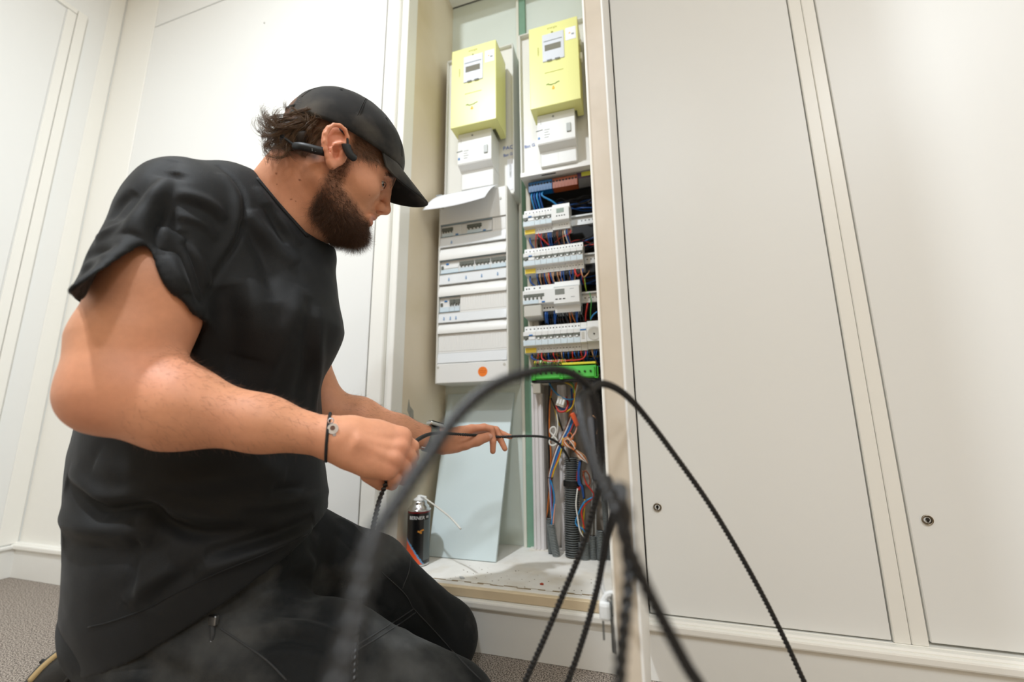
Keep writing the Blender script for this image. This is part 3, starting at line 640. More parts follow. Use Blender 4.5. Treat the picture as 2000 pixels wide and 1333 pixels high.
wire([(-.136, .24, .868), (-.139, .235, .850), (-.143, .238, .832), (-.146, .25, .815)], 'red', .0024, 'red wires dropping between the third rail and the socket')
wire([(-.128, .24, .90), (-.124, .235, .870), (-.128, .238, .840), (-.130, .25, .815)], 'green', .0016, 'thin green wire arching above the socket')
wire([(-.128, .23, .815), (-.118, .222, .826), (-.106, .222, .834)], 'lblue', .0020, 'pale blue wire arching over the top of the socket')
wire([(-.170, .262, .850), (-.166, .245, .832), (-.172, .240, .822)], 'grey', .0020, 'grey wire hooked under the display module')

# ---------------- lower wiring chamber
ch = thing('chamber_backing', (-.22, .335, .135), 'grey-beige board behind the conduits at the bottom right of the niche', 'backing board')
b = nb(); box(b, (-.336, .352, .135), (RX1, .366, 1.128)); obj('board', b, mat('chamber_board', srgb(180, 172, 162), .8, color2=srgb(140, 128, 116), c2scale=6), ch)
b = nb(); box(b, (RX1-.004, .23, .14), (RX1, .35, .655)); obj('side_board', b, mat('chamber_board', (0, 0, 0)), ch)
def duct(x0, x1, y, z0, z1, label, ribs, m=WHITE):
    t = thing('cable_duct', ((x0+x1)/2, y, z0), label, 'cable duct')
    b = nb(); box(b, (x0, y, z0), (x1, y+.03, z1), .001); obj('channel', b, m, t)
    b = nb(); w = (x1-x0)/ribs
    b.free()
    for k in range(ribs): b = nb(); box(b, (x0+k*w+w*.25, y-.004, z0), (x0+k*w+w*.75, y+.002, z1), .001); obj('cover_rib', b, m, t)
duct(-.335, -.298, .300, .1385, .628, 'white ribbed cable duct standing at the left of the wiring chamber', 3, mat('duct_white', srgb(226, 222, 222), .4))
duct(-.254, -.226, .318, .1385, .628, 'white cable duct behind the large corrugated conduit', 2, mat('duct_white', (0, 0, 0)))
b = nb(); box(b, (-.331, .285, .628), (-.272, .325, .636), .001); obj('duct_cap', b, m_clutter, label='beige cap strip on top of the left cable duct', cat='duct cap')
m_cond = mat('conduit_grey', srgb(118, 124, 124), .45); m_condb = mat('conduit_black', srgb(38, 40, 42), .4)
def conduit(pts, r, m, label, pitch=.0048, amp=.22, open_=True):
    t = thing('corrugated_conduit', pts[-1], label, 'conduit')
    C = catmull(pts, 10); s = np.concatenate([[0], np.cumsum(np.linalg.norm(np.diff(C, axis=0), axis=1))]); n = int(s[-1]/pitch*6)
    u = np.linspace(0, s[-1], n); Q = np.stack([np.interp(u, s, C[:, i]) for i in range(3)], 1)
    rr = r*(1+amp*np.tanh(2.2*np.sin(2*np.pi*u/pitch))-amp)
    V, F = tube_arr(Q, rr, 20); arrmesh('sleeve', V, F, m, t, True)
    # inner wall with a flat rim so that the open mouth shows its thickness
    Q2 = Q[:int(len(Q)*.12)+3]; V, F = tube_arr(Q2, r*.74, 20); V2 = np.vstack([V[:20], tube_arr(Q[:3], rr[:3], 20)[0][:20]]); k = np.arange(20); F2 = np.stack([k, (k+1) % 20, 20+(k+1) % 20, 20+k], 1)
    Vm, Fm = merge([(V, F[:, ::-1]), (V2, F2)]); arrmesh('mouth', Vm, Fm, m_condb, t, True)
    return t
big = conduit([(-.2085, .268, .408), (-.209, .268, .34), (-.2125, .268, .22), (-.213, .268, .136)], .0225, mat('conduit_mid', srgb(92, 96, 96), .42), 'widest corrugated conduit, in the middle of the chamber, with a black collar', .0062)
b = nb(); lathe(b, [(.0228, -.008), (.0245, -.007), (.0245, .007), (.0228, .008)], (-.2090, .268, .335), (0, 0, 1), 28); obj('collar', b, m_black, big)
conduit([(-.2815, .282, .233), (-.2815, .282, .18), (-.278, .282, .136)], .0100, m_cond, 'short grey corrugated conduit at the far left of the chamber', .0042)
conduit([(-.2715, .256, .222), (-.2665, .258, .18), (-.2595, .262, .136)], .0115, mat('conduit_light', srgb(136, 142, 142), .42), 'pale grey corrugated conduit leaning left, open end facing out', .0042)
conduit([(-.1800, .258, .178), (-.179, .258, .155), (-.177, .258, .136)], .0150, MATS['conduit_light'], 'short stubby grey conduit just right of the widest one', .0040)
conduit([(-.1545, .262, .196), (-.155, .262, .165), (-.155, .262, .136)], .0105, m_cond, 'second grey conduit right of the widest one', .0042)
conduit([(-.1330, .260, .212), (-.1340, .260, .17), (-.135, .26, .136)], .0110, m_cond, 'taller grey conduit at the right of the lower chamber', .0042)
conduit([(-.120, .275, .640), (-.122, .278, .52), (-.124, .280, .42)], .0150, m_condb, 'black corrugated conduit high at the right of the chamber', .0048, .12)
conduit([(-.112, .268, .395), (-.116, .270, .30), (-.114, .272, .20), (-.113, .272, .136)], .0105, m_cond, 'long grey corrugated conduit along the right wall of the chamber', .0040)
m_tubeg = mat('smooth_tube_grey', srgb(122, 124, 130), .35)
b = nb(); tube(b, [(-.158, .300, .64), (-.150, .295, .56), (-.146, .290, .48), (-.140, .285, .40), (-.136, .285, .345)], .0135, 14, 8); obj('smooth_conduit', b, m_tubeg, None, True, label='smooth grey tube slanting down beside the black conduit', cat='conduit')
for k, (x, c) in enumerate(((-.160, 'grey'), (-.150, 'grey'))): wire([(x+.012, .285, .35), (x+.006, .275, .27), (x+.004, .264, .19)], c, .0032, ['left', 'right'][k]+' of the two thin grey cables entering the right-hand conduits', 'cable')
def W(px): return [tuple(at(x, y, Y)) for x, y, Y in px]
Y1, Y2 = .262, .28
wire(W([(1092, 742, .25), (1118, 755, .24), (1123, 775, .24), (1118, 795, .245), (1105, 806, .255)]), 'yellow', .0021, 'yellow wire looping round the beige connector')
wire(W([(1108, 742, .25), (1119, 752, .238), (1121, 768, .24)]), 'green', .0022, 'green wire arching down from the green bar')
wire(W([(1072, 748, .27), (1083, 765, .255), (1098, 777, .245), (1112, 781, .245), (1126, 779, .26)]), 'lblue', .0022, 'blue wire sweeping in front of the beige connector')
wire(W([(1127, 745, .25), (1122, 765, .255), (1119, 790, .27), (1112, 815, .285)]), 'orange', .0028, 'orange wire dropping from the green bar')
wire(W([(1128, 752, .25), (1123, 775, .25), (1124, 792, .25), (1128, 810, .26)]), 'white', .0018, 'thin white wire hanging beside the grey tube')
wire(W([(1086, 793, .26), (1092, 804, .25), (1104, 803, .25), (1109, 790, .26), (1106, 776, .28)]), 'red', .0030, 'red wire curled under the beige connector')
wire(W([(1088, 790, .265), (1096, 799, .255), (1112, 797, .26), (1117, 782, .27), (1116, 760, .28)]), 'blue', .0028, 'dark blue wire curled under the beige connector')
wire(W([(1074, 748, .29), (1072, 775, .29), (1070, 820, .285), (1071, 860, .28), (1073, 920, .28), (1069, 1015, .282)]), 'black', .0030, 'black cable at the left of the chamber')
wire(W([(1078, 762, .29), (1074, 790, .285), (1073, 840, .28), (1076, 890, .275), (1074, 940, .275), (1068, 1016, .282)]), 'orange', .0022, 'long orange cable running down to the left conduit')
wire(W([(1075, 775, .285), (1084, 800, .28), (1090, 825, .28), (1097, 836, .29)]), 'yellow', .0026, 'yellow wire crossing left behind the white ring tie')
wire(W([(1076, 778, .28), (1088, 808, .275), (1094, 826, .275), (1099, 842, .285)]), 'black', .0024, 'black wire crossing beside the yellow one')
for k, (c, dx, nm) in enumerate((('brown', -3, 'brown'), ('white', -1, 'white'), ('blue', 2, 'dark blue'), ('lblue', 5, 'light blue'), ('red', 8, 'red'), ('dark', 10, 'dark grey'))):
    wire(W([(1119+dx, 808, .285), (1108+dx, 838, .275), (1096+dx, 862, .268), (1088+dx, 880, .262), (1080+dx*.8, 905, .262), (1073+dx*.5, 932, .265), (1074+dx*.4, 960, .265), (1078+dx*.25, 1026, .258)]), c, .0021, nm+' wire of the slanting loom in the wiring chamber', group=None)
wire(W([(1100, 855, .262), (1094, 890, .260), (1084, 915, .26), (1078, 935, .262)]), 'yellow', .0021, 'yellow wire joining the slanting loom')
wire(W([(1075, 938, .26), (1080, 955, .258), (1083, 975, .257), (1080, 1000, .256), (1077, 1028, .256)]), 'lblue', .0023, 'pale blue wire entering the leaning conduit')
wire(W([(1084, 985, .258), (1082, 1005, .256), (1080, 1028, .256)]), 'pink', .0019, 'pink wire entering the leaning conduit')
b = nb(); lathe(b, [(.0085, -.0015), (.0095, 0), (.0085, .0015)], at(1075, 934, .262), (0, .1, 1), 16); obj('cable_tie', b, m_black, label='black tie round the slanting loom', cat='cable tie')
# beige lever connector, orange connector, orange-white bundle
def rbox(name, px, sz, ang, m, label, cat, Y):
    c = at(*px, Y); b = nb(); box(b, (-sz[0]/2, -sz[1]/2, -sz[2]/2), (sz[0]/2, sz[1]/2, sz[2]/2), .0015, Matrix.Rotation(ang, 3, 'Y'), c); return obj(name, b, m, label=label, cat=cat)
t = rbox('lever_connector', (1096, 785), (.0250, .014, .0300), .32, m_clutter, 'beige lever connector hanging among the wires under the green bar', 'connector', .25)
c = at(1096, 785, .25); b = nb()
for k in (-1, 0, 1): box(b, (-.003, -.002, -.009), (.003, .001, .009), .0006, Matrix.Rotation(.32, 3, 'Y'), c+np.array([k*.0076, -.008, -k*.0025]))
obj('lever', b, WHITE, t)
t = thing('orange_connector', at(1124, 823, .25), 'orange tape-wrapped connector above the orange and white bundle', 'connector')
c0, c1 = at(1117, 808, .25), at(1130, 832, .245); b = nb(); box(b, (-.0075, -.006, -.021), (.0075, .006, .021), .003, Matrix.Rotation(-.42, 3, 'Y'), (c0+c1)/2, 2); obj('wrap', b, mat('tape_orange', srgb(226, 92, 44), .5), t)
wire(W([(1128, 832, .246), (1124, 845, .25), (1116, 856, .25), (1113, 868, .25)]), 'pink', .0024, 'pinkish wire leaving the orange connector')
t = thing('wire_coil', at(1120, 880, .25), 'small coil of orange and white telephone wire tied in black', 'wires')
r_ = random.Random(4)
for k in range(7):
    j = lambda s=2.5: r_.uniform(-s, s)
    w = 1+k*.6
    wire(W([(1146+j(1), 903+j(1), .25), (1132+j(), 893+j(), .246), (1122+j(1.5), 880+j(1.5), .244+k*.001), (1108-w+j(), 868+j(), .243), (1103-w*.4+j(1), 860+j(1), .243), (1110+j(), 857+j(), .243), (1118+w+j(1.5), 866+j(), .242), (1124+j(1), 879+j(1.5), .243), (1138+w+j(), 892+j(), .245), (1148+j(1), 905, .248)]), ['orange', 'white', 'tan'][k % 3], .0017, None, None, 'coil_strand', parent=t)
b = nb(); lathe(b, [(.0070, -.0012), (.0080, 0), (.0070, .0012)], at(1123, 880, .2445), (.75, 0, -.6), 14); obj('tie', b, m_black, t)
wire(W([(1108, 850, .255), (1114, 846, .25), (1119, 856, .25), (1112, 862, .252), (1108, 852, .255)]), 'orange', .0018, 'loose orange loop above the small coil')
t = thing('ring_tie', at(1083, 855, .262), 'white loops of cord clipped with a black tie at the left of the chamber', 'wires')
wire(W([(1082, 852, .262), (1075, 845, .262), (1076, 837, .262), (1083, 835, .262), (1086, 842, .262), (1081, 853, .26), (1073, 862, .26), (1076, 870, .26), (1085, 869, .26), (1088, 861, .26), (1081, 852, .26)]), 'white', .0026, None, None, 'cord', parent=t)
wire(W([(1086, 800, .275), (1089, 820, .27), (1089, 840, .265), (1086, 852, .262)]), 'white', .0016, 'thin white cord hanging to the white loops')
wire(W([(1128, 921, .258), (1126, 935, .256), (1128, 950, .256), (1131, 958, .256), (1134, 945, .254), (1131, 927, .254), (1126, 925, .258)]), 'red', .0021, 'red wire coiled beside the widest conduit')
for k in range(3): wire(W([(1132+k*2, 900, .26), (1129+k*2, 925, .254), (1130+k*3, 945, .252), (1136+k*2, 952, .253), (1140+k, 975, .262)]), ['blue', 'blue', 'dark'][k], .0022, ['left blue', 'right blue', 'dark'][k]+' wire of the small twist beside the widest conduit')
wire(W([(1138, 920, .255), (1142, 935, .252), (1147, 950, .252), (1152, 945, .254), (1151, 930, .256), (1143, 920, .258), (1138, 930, .258)]), 'brown', .0022, 'brown wire coil right of the small twist')
wire(W([(1140, 930, .253), (1145, 945, .251), (1151, 953, .251), (1160, 966, .258), (1157, 974, .258), (1145, 984, .255), (1136, 998, .253), (1138, 1015, .253), (1142, 1035, .258)]), 'red', .0022, 'red wire making a wide bow down to the right conduits')
wire(W([(1158, 972, .258), (1143, 980, .253), (1135, 992, .252), (1129, 1006, .252), (1124, 1020, .252), (1128, 1028, .252), (1137, 1033, .255), (1147, 1045, .26)]), 'lblue', .0023, 'blue wire making a wide bow in front of the widest conduit')
wire(W([(1141, 962, .262), (1142, 985, .262), (1140, 1010, .262), (1138, 1045, .264)]), 'yellow', .0021, 'yellow wire hanging straight between the conduits')
wire(W([(1128, 955, .25), (1125, 985, .248), (1128, 1010, .248), (1133, 1038, .25), (1145, 1055, .26)]), 'white', .0021, 'white wire hanging along the front of the widest conduit')
wire(W([(1158, 812, .255), (1168, 820, .25), (1170, 833, .25), (1166, 848, .26)]), 'tan', .0020, 'pale wire loop in front of the black conduit')
# left-over niche things: leaning board, spray can
A0 = np.array([-.614, .161, .1355]); A1 = np.array([-.409, .161, .1355]); B0 = np.array([-.634, .329, .609]); B1 = np.array([-.401, .329, .609])
B0 = at(875, 770, .329); B1 = at(1004, 767, .329); A0 = at(836, 1092, .161); A1 = at(968, 1104, .161); A0[2] = A1[2] = .1372; B1[2] = B0[2] = (B0[2]+B1[2])/2
nrm = np.cross(A1-A0, B0-A0); nrm /= np.linalg.norm(nrm); nrm = nrm if nrm[1] > 0 else -nrm
b = nb(); vs = [b.verts.new(p) for p in (A0, A1, B1, B0)]; vb = [b.verts.new(p+nrm*.010) for p in (A0, A1, B1, B0)]
b.faces.new(vs); b.faces.new(vb[::-1])
for i in range(4): b.faces.new((vs[i], vs[(i+1) % 4], vb[(i+1) % 4], vb[i]))
bmesh.ops.recalc_face_normals(b, faces=b.faces); bmesh.ops.bevel(b, geom=b.edges[:], offset=.0006, segments=1, affect='EDGES')
obj('leaning_panel', b, mat('pale_blue_panel', srgb(212, 226, 228), .45), label='pale blue-white rectangular panel leaning against the back of the niche', cat='panel')
# spray can
cx, cy = -.612, .098
CR = .0315; ch_ = .140
m_canb = mat('can_black', srgb(18, 18, 20), .3, coat=.3); m_alu = mat('aluminium', srgb(205, 205, 205), .22, 1.)
Z0 = .1352
can = thing('spray_can', (cx, cy, Z0), 'black and orange aerosol can with a long bent white spray tube', 'spray can')
b = nb(); lathe(b, [(0, .001), (CR-.002, .001), (CR, .003), (CR, .006), (CR-.001, .008)], (cx, cy, Z0), seg=40); obj('base_rim', b, m_alu, can, True)
# lacquered body: colours are print, set per face
V, F, cols = [], [], []
NS, NZ = 72, 60
for j in range(NZ+1):
    for i in range(NS): a = 2*math.pi*i/NS; V.append((cx+(CR-.0005)*math.cos(a), cy+(CR-.0005)*math.sin(a), Z0+.007+(ch_-.007)*j/NZ))
for j in range(NZ):
    for i in range(NS): F.append((j*NS+i, j*NS+(i+1) % NS, (j+1)*NS+(i+1) % NS, (j+1)*NS+i))
body = arrmesh('printed_body', V, F, m_canb, can, True); me = body.data
camang = math.atan2(CAM[1]-cy, CAM[0]-cx)
for mm_ in (mat('can_orange', srgb(226, 84, 34), .3, coat=.3), mat('can_blue', srgb(96, 150, 190), .3), mat('can_grey', srgb(84, 92, 92), .4), mat('can_red', srgb(120, 24, 28), .3)): me.materials.append(mm_)
for p in me.polygons:
    c = p.center; a = math.atan2(c.y-cy, c.x-cx)-camang; a = (a+math.pi) % (2*math.pi)-math.pi; s = math.sin(a); z = (c.z-Z0)/ch_; x = s  # +right as seen
    x = (c.x-cx)*math.cos(camang+math.pi/2)+(c.y-cy)*math.sin(camang+math.pi/2); x /= CR
    edge = .52-.42*(x+1)/1.35
    k = 0
    if z < edge-.05 and a*a < 9: k = 1
    elif z < edge: k = 2
    if x > .45 and k == 0 and .12 < z < .84: k = 3
    if z > .965: k = 4
    p.material_index = k
b = nb(); lathe(b, [(CR, ch_), (CR+.0012, ch_+.0015), (CR, ch_+.004), (CR-.003, ch_+.0035), (CR-.004, ch_+.005), (.0265, ch_+.011), (.0215, ch_+.015), (.0205, ch_+.019), (.0205, ch_+.024), (.0180, ch_+.0245), (.0160, ch_+.027)], (cx, cy, Z0), seg=40); obj('shoulder', b, m_alu, can, True)
b = nb(); lathe(b, [(.0165, ch_+.024), (.0165, ch_+.029), (.013, ch_+.031), (.008, ch_+.034), (.006, ch_+.039), (0, ch_+.039)], (cx, cy, Z0), seg=28); obj('spray_cap', b, m_abs, can, True)
b = nb(); p0 = np.array([cx+.008, cy-.006, Z0+ch_+.037]); tube(b, [p0, p0+[.018, -.004, -.002]], .0035, 10); cap_ = obj('nozzle', b, WHITE, can, True)
b = nb(); e = at(900, 1034, .01); m1 = at(855, 992, .05); m2 = at(832, 975, .075); tube(b, [p0+[.014, -.003, -.001], m2, m1, at(880, 1012, .03), e], .0022, 10, 6); obj('spray_tube', b, mat('tube_milky', srgb(224, 222, 214), .35), can, True)
def cantext(s, xo, z, size, m):
    c = bpy.data.curves.new('print', 'FONT'); c.body = s; c.size = size; c.align_x = 'CENTER'; c.extrude = .0002
    t = bpy.data.objects.new('print', c); me = bpy.data.meshes.new_from_object(t); bpy.data.objects.remove(t)
    for v in me.vertices:
        a = camang+(v.co.x+xo)/CR; r = CR+.0001+v.co.z; v.co = Vector((cx+r*math.cos(a), cy+r*math.sin(a), Z0+z+v.co.y))
    return finish('print', me, m, can)
mw = mat('can_print_white', srgb(235, 235, 235), .5)
cantext('BERNER', -.006, .120, .0125, mw); cantext('BE', .0255, .122, .0085, mw); 
b = nb()
for (x, z, w, h, r) in ((.003, .088, .012, .004, .5), (.009, .092, .010, .004, -.3)):
    a = camang+x/CR*1.; box(b, (-w/2, -.0004, -h/2), (w/2, .0004, h/2), 0, Matrix.Rotation(a+math.pi/2, 3, 'Z') @ Matrix.Rotation(r, 3, 'Y'), (cx+(CR+.0002)*math.cos(a), cy+(CR+.0002)*math.sin(a), Z0+z))
obj('brush_picture', b, mat('can_amber', srgb(210, 140, 50), .5), can)
# debris on the sill
r_ = random.Random(21)
def crumb(p, s, m):
    b = nb(); bmesh.ops.create_icosphere(b, subdivisions=1, radius=s, matrix=Matrix.Translation(p) @ Matrix.Diagonal((1.6, 1, .6, 1)))
    for v in b.verts: v.co += Vector([r_.uniform(-.25, .25)*s for _ in range(3)])
    return b
V_, F_ = [], []
b0 = nb()
for k in range(42):
    x = r_.uniform(-.48, -.13); y = .02+abs(r_.gauss(0, .05)); s = r_.uniform(.0005, .0014)
    bmesh.ops.create_icosphere(b0, subdivisions=1, radius=s, matrix=Matrix.Translation((x, y, .1355)) @ Matrix.Diagonal((1.5, 1, .5, 1)))
obj('plaster_crumbs', b0, mat('crumb', srgb(120, 100, 74), .9), label='scattered dark crumbs of plaster and wood on the sill', cat='debris', kind='stuff')
p = at(902, 1128, .03); obj('pebble', crumb((p[0], p[1], .138), .005, 0), MATS['smooth_tube_grey'] if False else mat('pebble_grey', srgb(200, 204, 206), .5), label='small pale grey plug lying at the left of the sill', cat='debris')
p = at(1059, 1133, .05); obj('chip', crumb((p[0], .045, .1368), .0036, 0), mat('chip_red', srgb(168, 72, 48), .6), label='small reddish chip lying on the sill', cat='debris')
b = nb()
pts = [(-.52+.4*k/24, .012+.004*math.sin(k*1.7)+.003*r_.random(), .1352) for k in range(25)]
for a, c in zip(pts, pts[1:]): box(b, (min(a[0], c[0]), min(a[1], c[1])-.0002, .1349), (max(a[0], c[0]), max(a[1], c[1])+.0001, .1354))
obj('crack', b, mat('crack_dark', srgb(150, 132, 104), .9), sl)
# ================================================================ implicit surfaces
class Field:
    """list of smooth-blended primitives; polygonised by surface nets in sparse blocks"""
    def __init__(s): s.p = []
    def cone(s, a, b, ra, rb=None, k=.01, op=1):
        a, b = np.asarray(a, float), np.asarray(b, float); rb = ra if rb is None else rb
        ba = b-a; L2 = ba @ ba+1e-12
        def f(P):
            t = np.clip(((P-a) @ ba)/L2, 0, 1); return np.linalg.norm(P-a-t[:, None]*ba, axis=1)-(ra+(rb-ra)*t)
        s.p.append((f, (a+b)/2, np.sqrt(L2)/2+max(ra, rb), op, k)); return s
    def chain(s, pts, rs, k=.01, op=1):
        for i in range(len(pts)-1): s.cone(pts[i], pts[i+1], rs[i], rs[i+1], k, op)
        return s
    def ell(s, c, r, M=None, k=.01, op=1):
        c, r = np.asarray(c, float), np.asarray(r, float); M = np.eye(3) if M is None else M   # columns of M = axes
        def f(P):
            q = (P-c) @ M; k0 = np.linalg.norm(q/r, axis=1); k1 = np.linalg.norm(q/(r*r), axis=1)+1e-9; return k0*(k0-1)/k1
        s.p.append((f, c, r.max(), op, k)); return s
    def fn(s, f, c, R_, k=.01, op=1): s.p.append((f, np.asarray(c, float), R_, op, k)); return s
    def ev(s, P, near=None):
        d = np.full(len(P), 1.)
        for f, c, r, op, k in (s.p if near is None else near):
            e = f(P)
            if op == 1: h = np.clip(.5+.5*(d-e)/k, 0, 1); d = d*(1-h)+e*h-k*h*(1-h)
            elif op == -1: h = np.clip(.5-.5*(d+e)/k, 0, 1); d = d*(1-h)-e*h+k*h*(1-h)
            else: d = np.maximum(d, e)
        return d
    def mesh(s, h, bs=12):
        lo = np.min([c-r for f, c, r, op, k in s.p if op == 1], axis=0)-3*h; hi = np.max([c+r for f, c, r, op, k in s.p if op == 1], axis=0)+3*h
        nbk = np.ceil((hi-lo)/(h*bs)).astype(int); dims = nbk*bs+2; rb = math.sqrt(3)*bs*h/2
        I, J, K = np.meshgrid(*[np.arange(n) for n in nbk], indexing='ij'); cen = lo+(np.stack([I, J, K], -1).reshape(-1, 3)+.5)*bs*h; idx = np.stack([I, J, K], -1).reshape(-1, 3)
        dc = s.ev(cen); act = np.abs(dc) < rb*1.6+.012; cen, idx = cen[act], idx[act]
        g = np.arange(bs+1); gx, gy, gz = np.meshgrid(g, g, g, indexing='ij'); loc = np.stack([gx, gy, gz], -1).reshape(-1, 3)
        ids, vs, qs = [], [], []
        n3 = bs+1; ed = [(0, 1), (2, 3), (4, 5), (6, 7), (0, 2), (1, 3), (4, 6), (5, 7), (0, 4), (1, 5), (2, 6), (3, 7)]
        co = np.array([(a, b, c) for a in (0, 1) for b in (0, 1) for c in (0, 1)])
        G = lambda i: (i[:, 0]*dims[1]+i[:, 1])*dims[2]+i[:, 2]
        for cb, ib in zip(cen, idx):
            near = [p for p in s.p if np.linalg.norm(p[1]-cb)-p[2]-rb-1.7*p[4]-.014 < 0 or p[3] == 2]
            if not near: continue
            base = ib*bs; P = lo+(base+loc)*h; D = s.ev(P, near).reshape(n3, n3, n3)
            C = np.stack([D[a:a+bs, b:b+bs, c:c+bs] for a, b, c in co], -1).reshape(-1, 8); m = (C.min(1) < 0) & (C.max(1) >= 0)
            if not m.any(): continue
            ci = np.argwhere(m.reshape(bs, bs, bs)); C = C[m]; acc = np.zeros((len(C), 3)); cnt = np.zeros(len(C))
            for a, b in ed:
                x = (C[:, a] < 0) != (C[:, b] < 0); t = C[:, a]/(C[:, a]-C[:, b]+1e-20); t = np.where(x, t, 0)
                acc += np.where(x[:, None], co[a]+(co[b]-co[a])*t[:, None], 0); cnt += x
            vs.append(lo+(base+ci+acc/cnt[:, None])*h); ids.append(G(base+ci))
            for ax in range(3):
                sl0 = [slice(0, bs)]*3; sl1 = [slice(0, bs)]*3; sl1[ax] = slice(1, bs+1)
                A, B = D[tuple(sl0)] < 0, D[tuple(sl1)] < 0; e = np.argwhere(A != B)
                if not len(e): continue
                fl = A[tuple(e.T)]; u, v = np.zeros(3, int), np.zeros(3, int); u[(ax+1) % 3] = 1; v[(ax+2) % 3] = 1
                p = base+e; q = np.stack([G(p), G(p-u), G(p-u-v), G(p-v)], 1); q[~fl] = q[~fl][:, ::-1]; qs.append(q)
        ids = np.concatenate(ids); vs = np.vstack(vs); qs = np.vstack(qs); o = np.argsort(ids); ids, vs = ids[o], vs[o]
        r = np.searchsorted(ids, qs); r = np.clip(r, 0, len(ids)-1); ok = (ids[r] == qs).all(1); return vs, r[ok]
def relax(V, F, it=1, w=.5):
    E = np.vstack([F[:, [0, 1]], F[:, [1, 2]], F[:, [2, 3]], F[:, [3, 0]]])
    for _ in range(it):
        S = np.zeros_like(V); n = np.zeros(len(V))
        for k in range(3): S[:, k] = np.bincount(E[:, 0], V[E[:, 1], k], len(V))+np.bincount(E[:, 1], V[E[:, 0], k], len(V))
        n = np.bincount(E[:, 0], minlength=len(V))+np.bincount(E[:, 1], minlength=len(V)); V = V*(1-w)+w*S/np.maximum(n, 1)[:, None]
    return V
def vnormals(V, F):
    n = np.cross(V[F[:, 2]]-V[F[:, 0]], V[F[:, 3]]-V[F[:, 1]]); N = np.zeros_like(V)
    for c in range(4):
        for k in range(3): N[:, k] += np.bincount(F[:, c], n[:, k], len(V))
    return N/(np.linalg.norm(N, axis=1)[:, None]+1e-12)
def segdist(V, pts):
    P = np.asarray(pts); best = np.full(len(V), 9.)
    for a, b in zip(P, P[1:]):
        ba = b-a; t = np.clip(((V-a) @ ba)/(ba @ ba+1e-12), 0, 1); best = np.minimum(best, np.linalg.norm(V-a-t[:, None]*ba, axis=1))
    return best
def march(fld, px, py, d0=.3, d1=1.1):
    """first point of a field along the ray of a photo pixel"""
    r = _ray(px, py); L = np.linalg.norm(r); ds = np.arange(d0, d1, .002); D = fld.ev(CAM+r[None]*ds[:, None]); i = np.argmax(D < 0)
    return CAM+r*ds[i] if D[i] < 0 else None
from mathutils.bvhtree import BVHTree
def bvh(V, F): return BVHTree.FromPolygons([tuple(v) for v in V], [tuple(int(i) for i in f) for f in F])
def hit(tree, px, py):
    r = _ray(px, py); L = np.linalg.norm(r); p = tree.ray_cast(Vector(CAM), Vector(r/L))[0]; return None if p is None else H3(*p)
def setcol(me, C):
    a = me.color_attributes.new('col', 'FLOAT_COLOR', 'POINT'); a.data.foreach_set('color', np.hstack([C, np.ones((len(C), 1))]).astype(np.float32).ravel())
def vnoise(P, f, seed=0):
    """smooth value noise"""
    q = P*f+seed*17.3; i = np.floor(q).astype(np.int64); t = q-i; t = t*t*(3-2*t); r = 0
    def hsh(a): 
        n = (a[:, 0]*73856093) ^ (a[:, 1]*19349663) ^ (a[:, 2]*83492791); n = (n ^ (n >> 13))*1274126177 & 0x7fffffff; return (n % 100003)/100003.
    for dx in (0, 1):
        for dy in (0, 1):
            for dz in (0, 1):
                w = (t[:, 0] if dx else 1-t[:, 0])*(t[:, 1] if dy else 1-t[:, 1])*(t[:, 2] if dz else 1-t[:, 2]); r = r+w*hsh(i+np.array([dx, dy, dz]))
    return r-.5

# ================================================================ the man
H3 = lambda *a: np.array(a, float)
def hframe(yaw, pitch, roll):
    y, p, r = map(math.radians, (yaw, pitch, roll)); F = H3(math.cos(y)*math.cos(p), math.sin(y)*math.cos(p), math.sin(p))
    N0 = np.cross(F, [0, 0, 1.]); N0 /= np.linalg.norm(N0); U0 = np.cross(N0, F); N = math.cos(r)*N0+math.sin(r)*U0; return F, np.cross(N, F), N
HF_, HU, HN = hframe(50, -15, -12); HM = np.stack([HF_, HU, HN], 1)
HC = CAM+_ray(663, 297)*.655-HN*.075
def hl(a, b, n=0.): return HC+a*HF_+b*HU+n*HN
def hp(px, py, n=0.):                      # point of the head plane n seen at a photo pixel
    d = _ray(px, py); P0 = HC+HN*n; return CAM+d*(((P0-CAM) @ HN)/(d @ HN))
TF, TN = H3(.80, .60, 0), H3(.60, -.80, 0)  # chest forward, towards the camera side
NB = ad(548, 412, .735)
SN, EN, WN = ad(352, 430, .588), ad(222, 768, .485), ad(648, 856, .555)
SFf, EF, WF = NB-.14*TN-H3(0, 0, .085)-.040*TF, ad(636, 800, .84), ad(848, 860, .93)
body = Field()
hk = .012
def he(c, r, k=hk, op=1, M=None): body.ell(hl(*c), r, HM if M is None else M, k, op)
def hc(a, b, ra, rb=None, k=.008, op=1): body.cone(hl(*a), hl(*b), ra, rb, k, op)
he((.000, .042, 0), (.096, .084, .073)); he((.030, -.010, 0), (.056, .078, .056), .02)
he((.058, .030, 0), (.034, .040, .050), .02)
for s_ in (1, -1):
    hc((-.006, -.045, .054*s_), (.030, -.082, .040*s_), .016, .015, .02); hc((.030, -.082, .040*s_), (.068, -.086, .012*s_), .015, .014, .018)
    he((.052, -.016, .038*s_), (.027, .022, .020), .016)           # cheek
    hc((.083, .027, .012*s_), (.080, .027, .036*s_), .0085, .008, .012)   # brow
    hc((.080, .027, .036*s_), (.060, .020, .050*s_), .008, .010, .012)
    he((.087, .002, .031*s_), (.014, .013, .017), .010, -1)        # socket
    he((.071, .001, .032*s_), (.0145, .0125, .0155), .003)           # lids over the eyeball
    he((.0900, -.0275, .0120*s_), (.0112, .0088, .0072), .005)     # wing of the nose
he((.064, -.085, 0), (.018, .017, .024), .014)
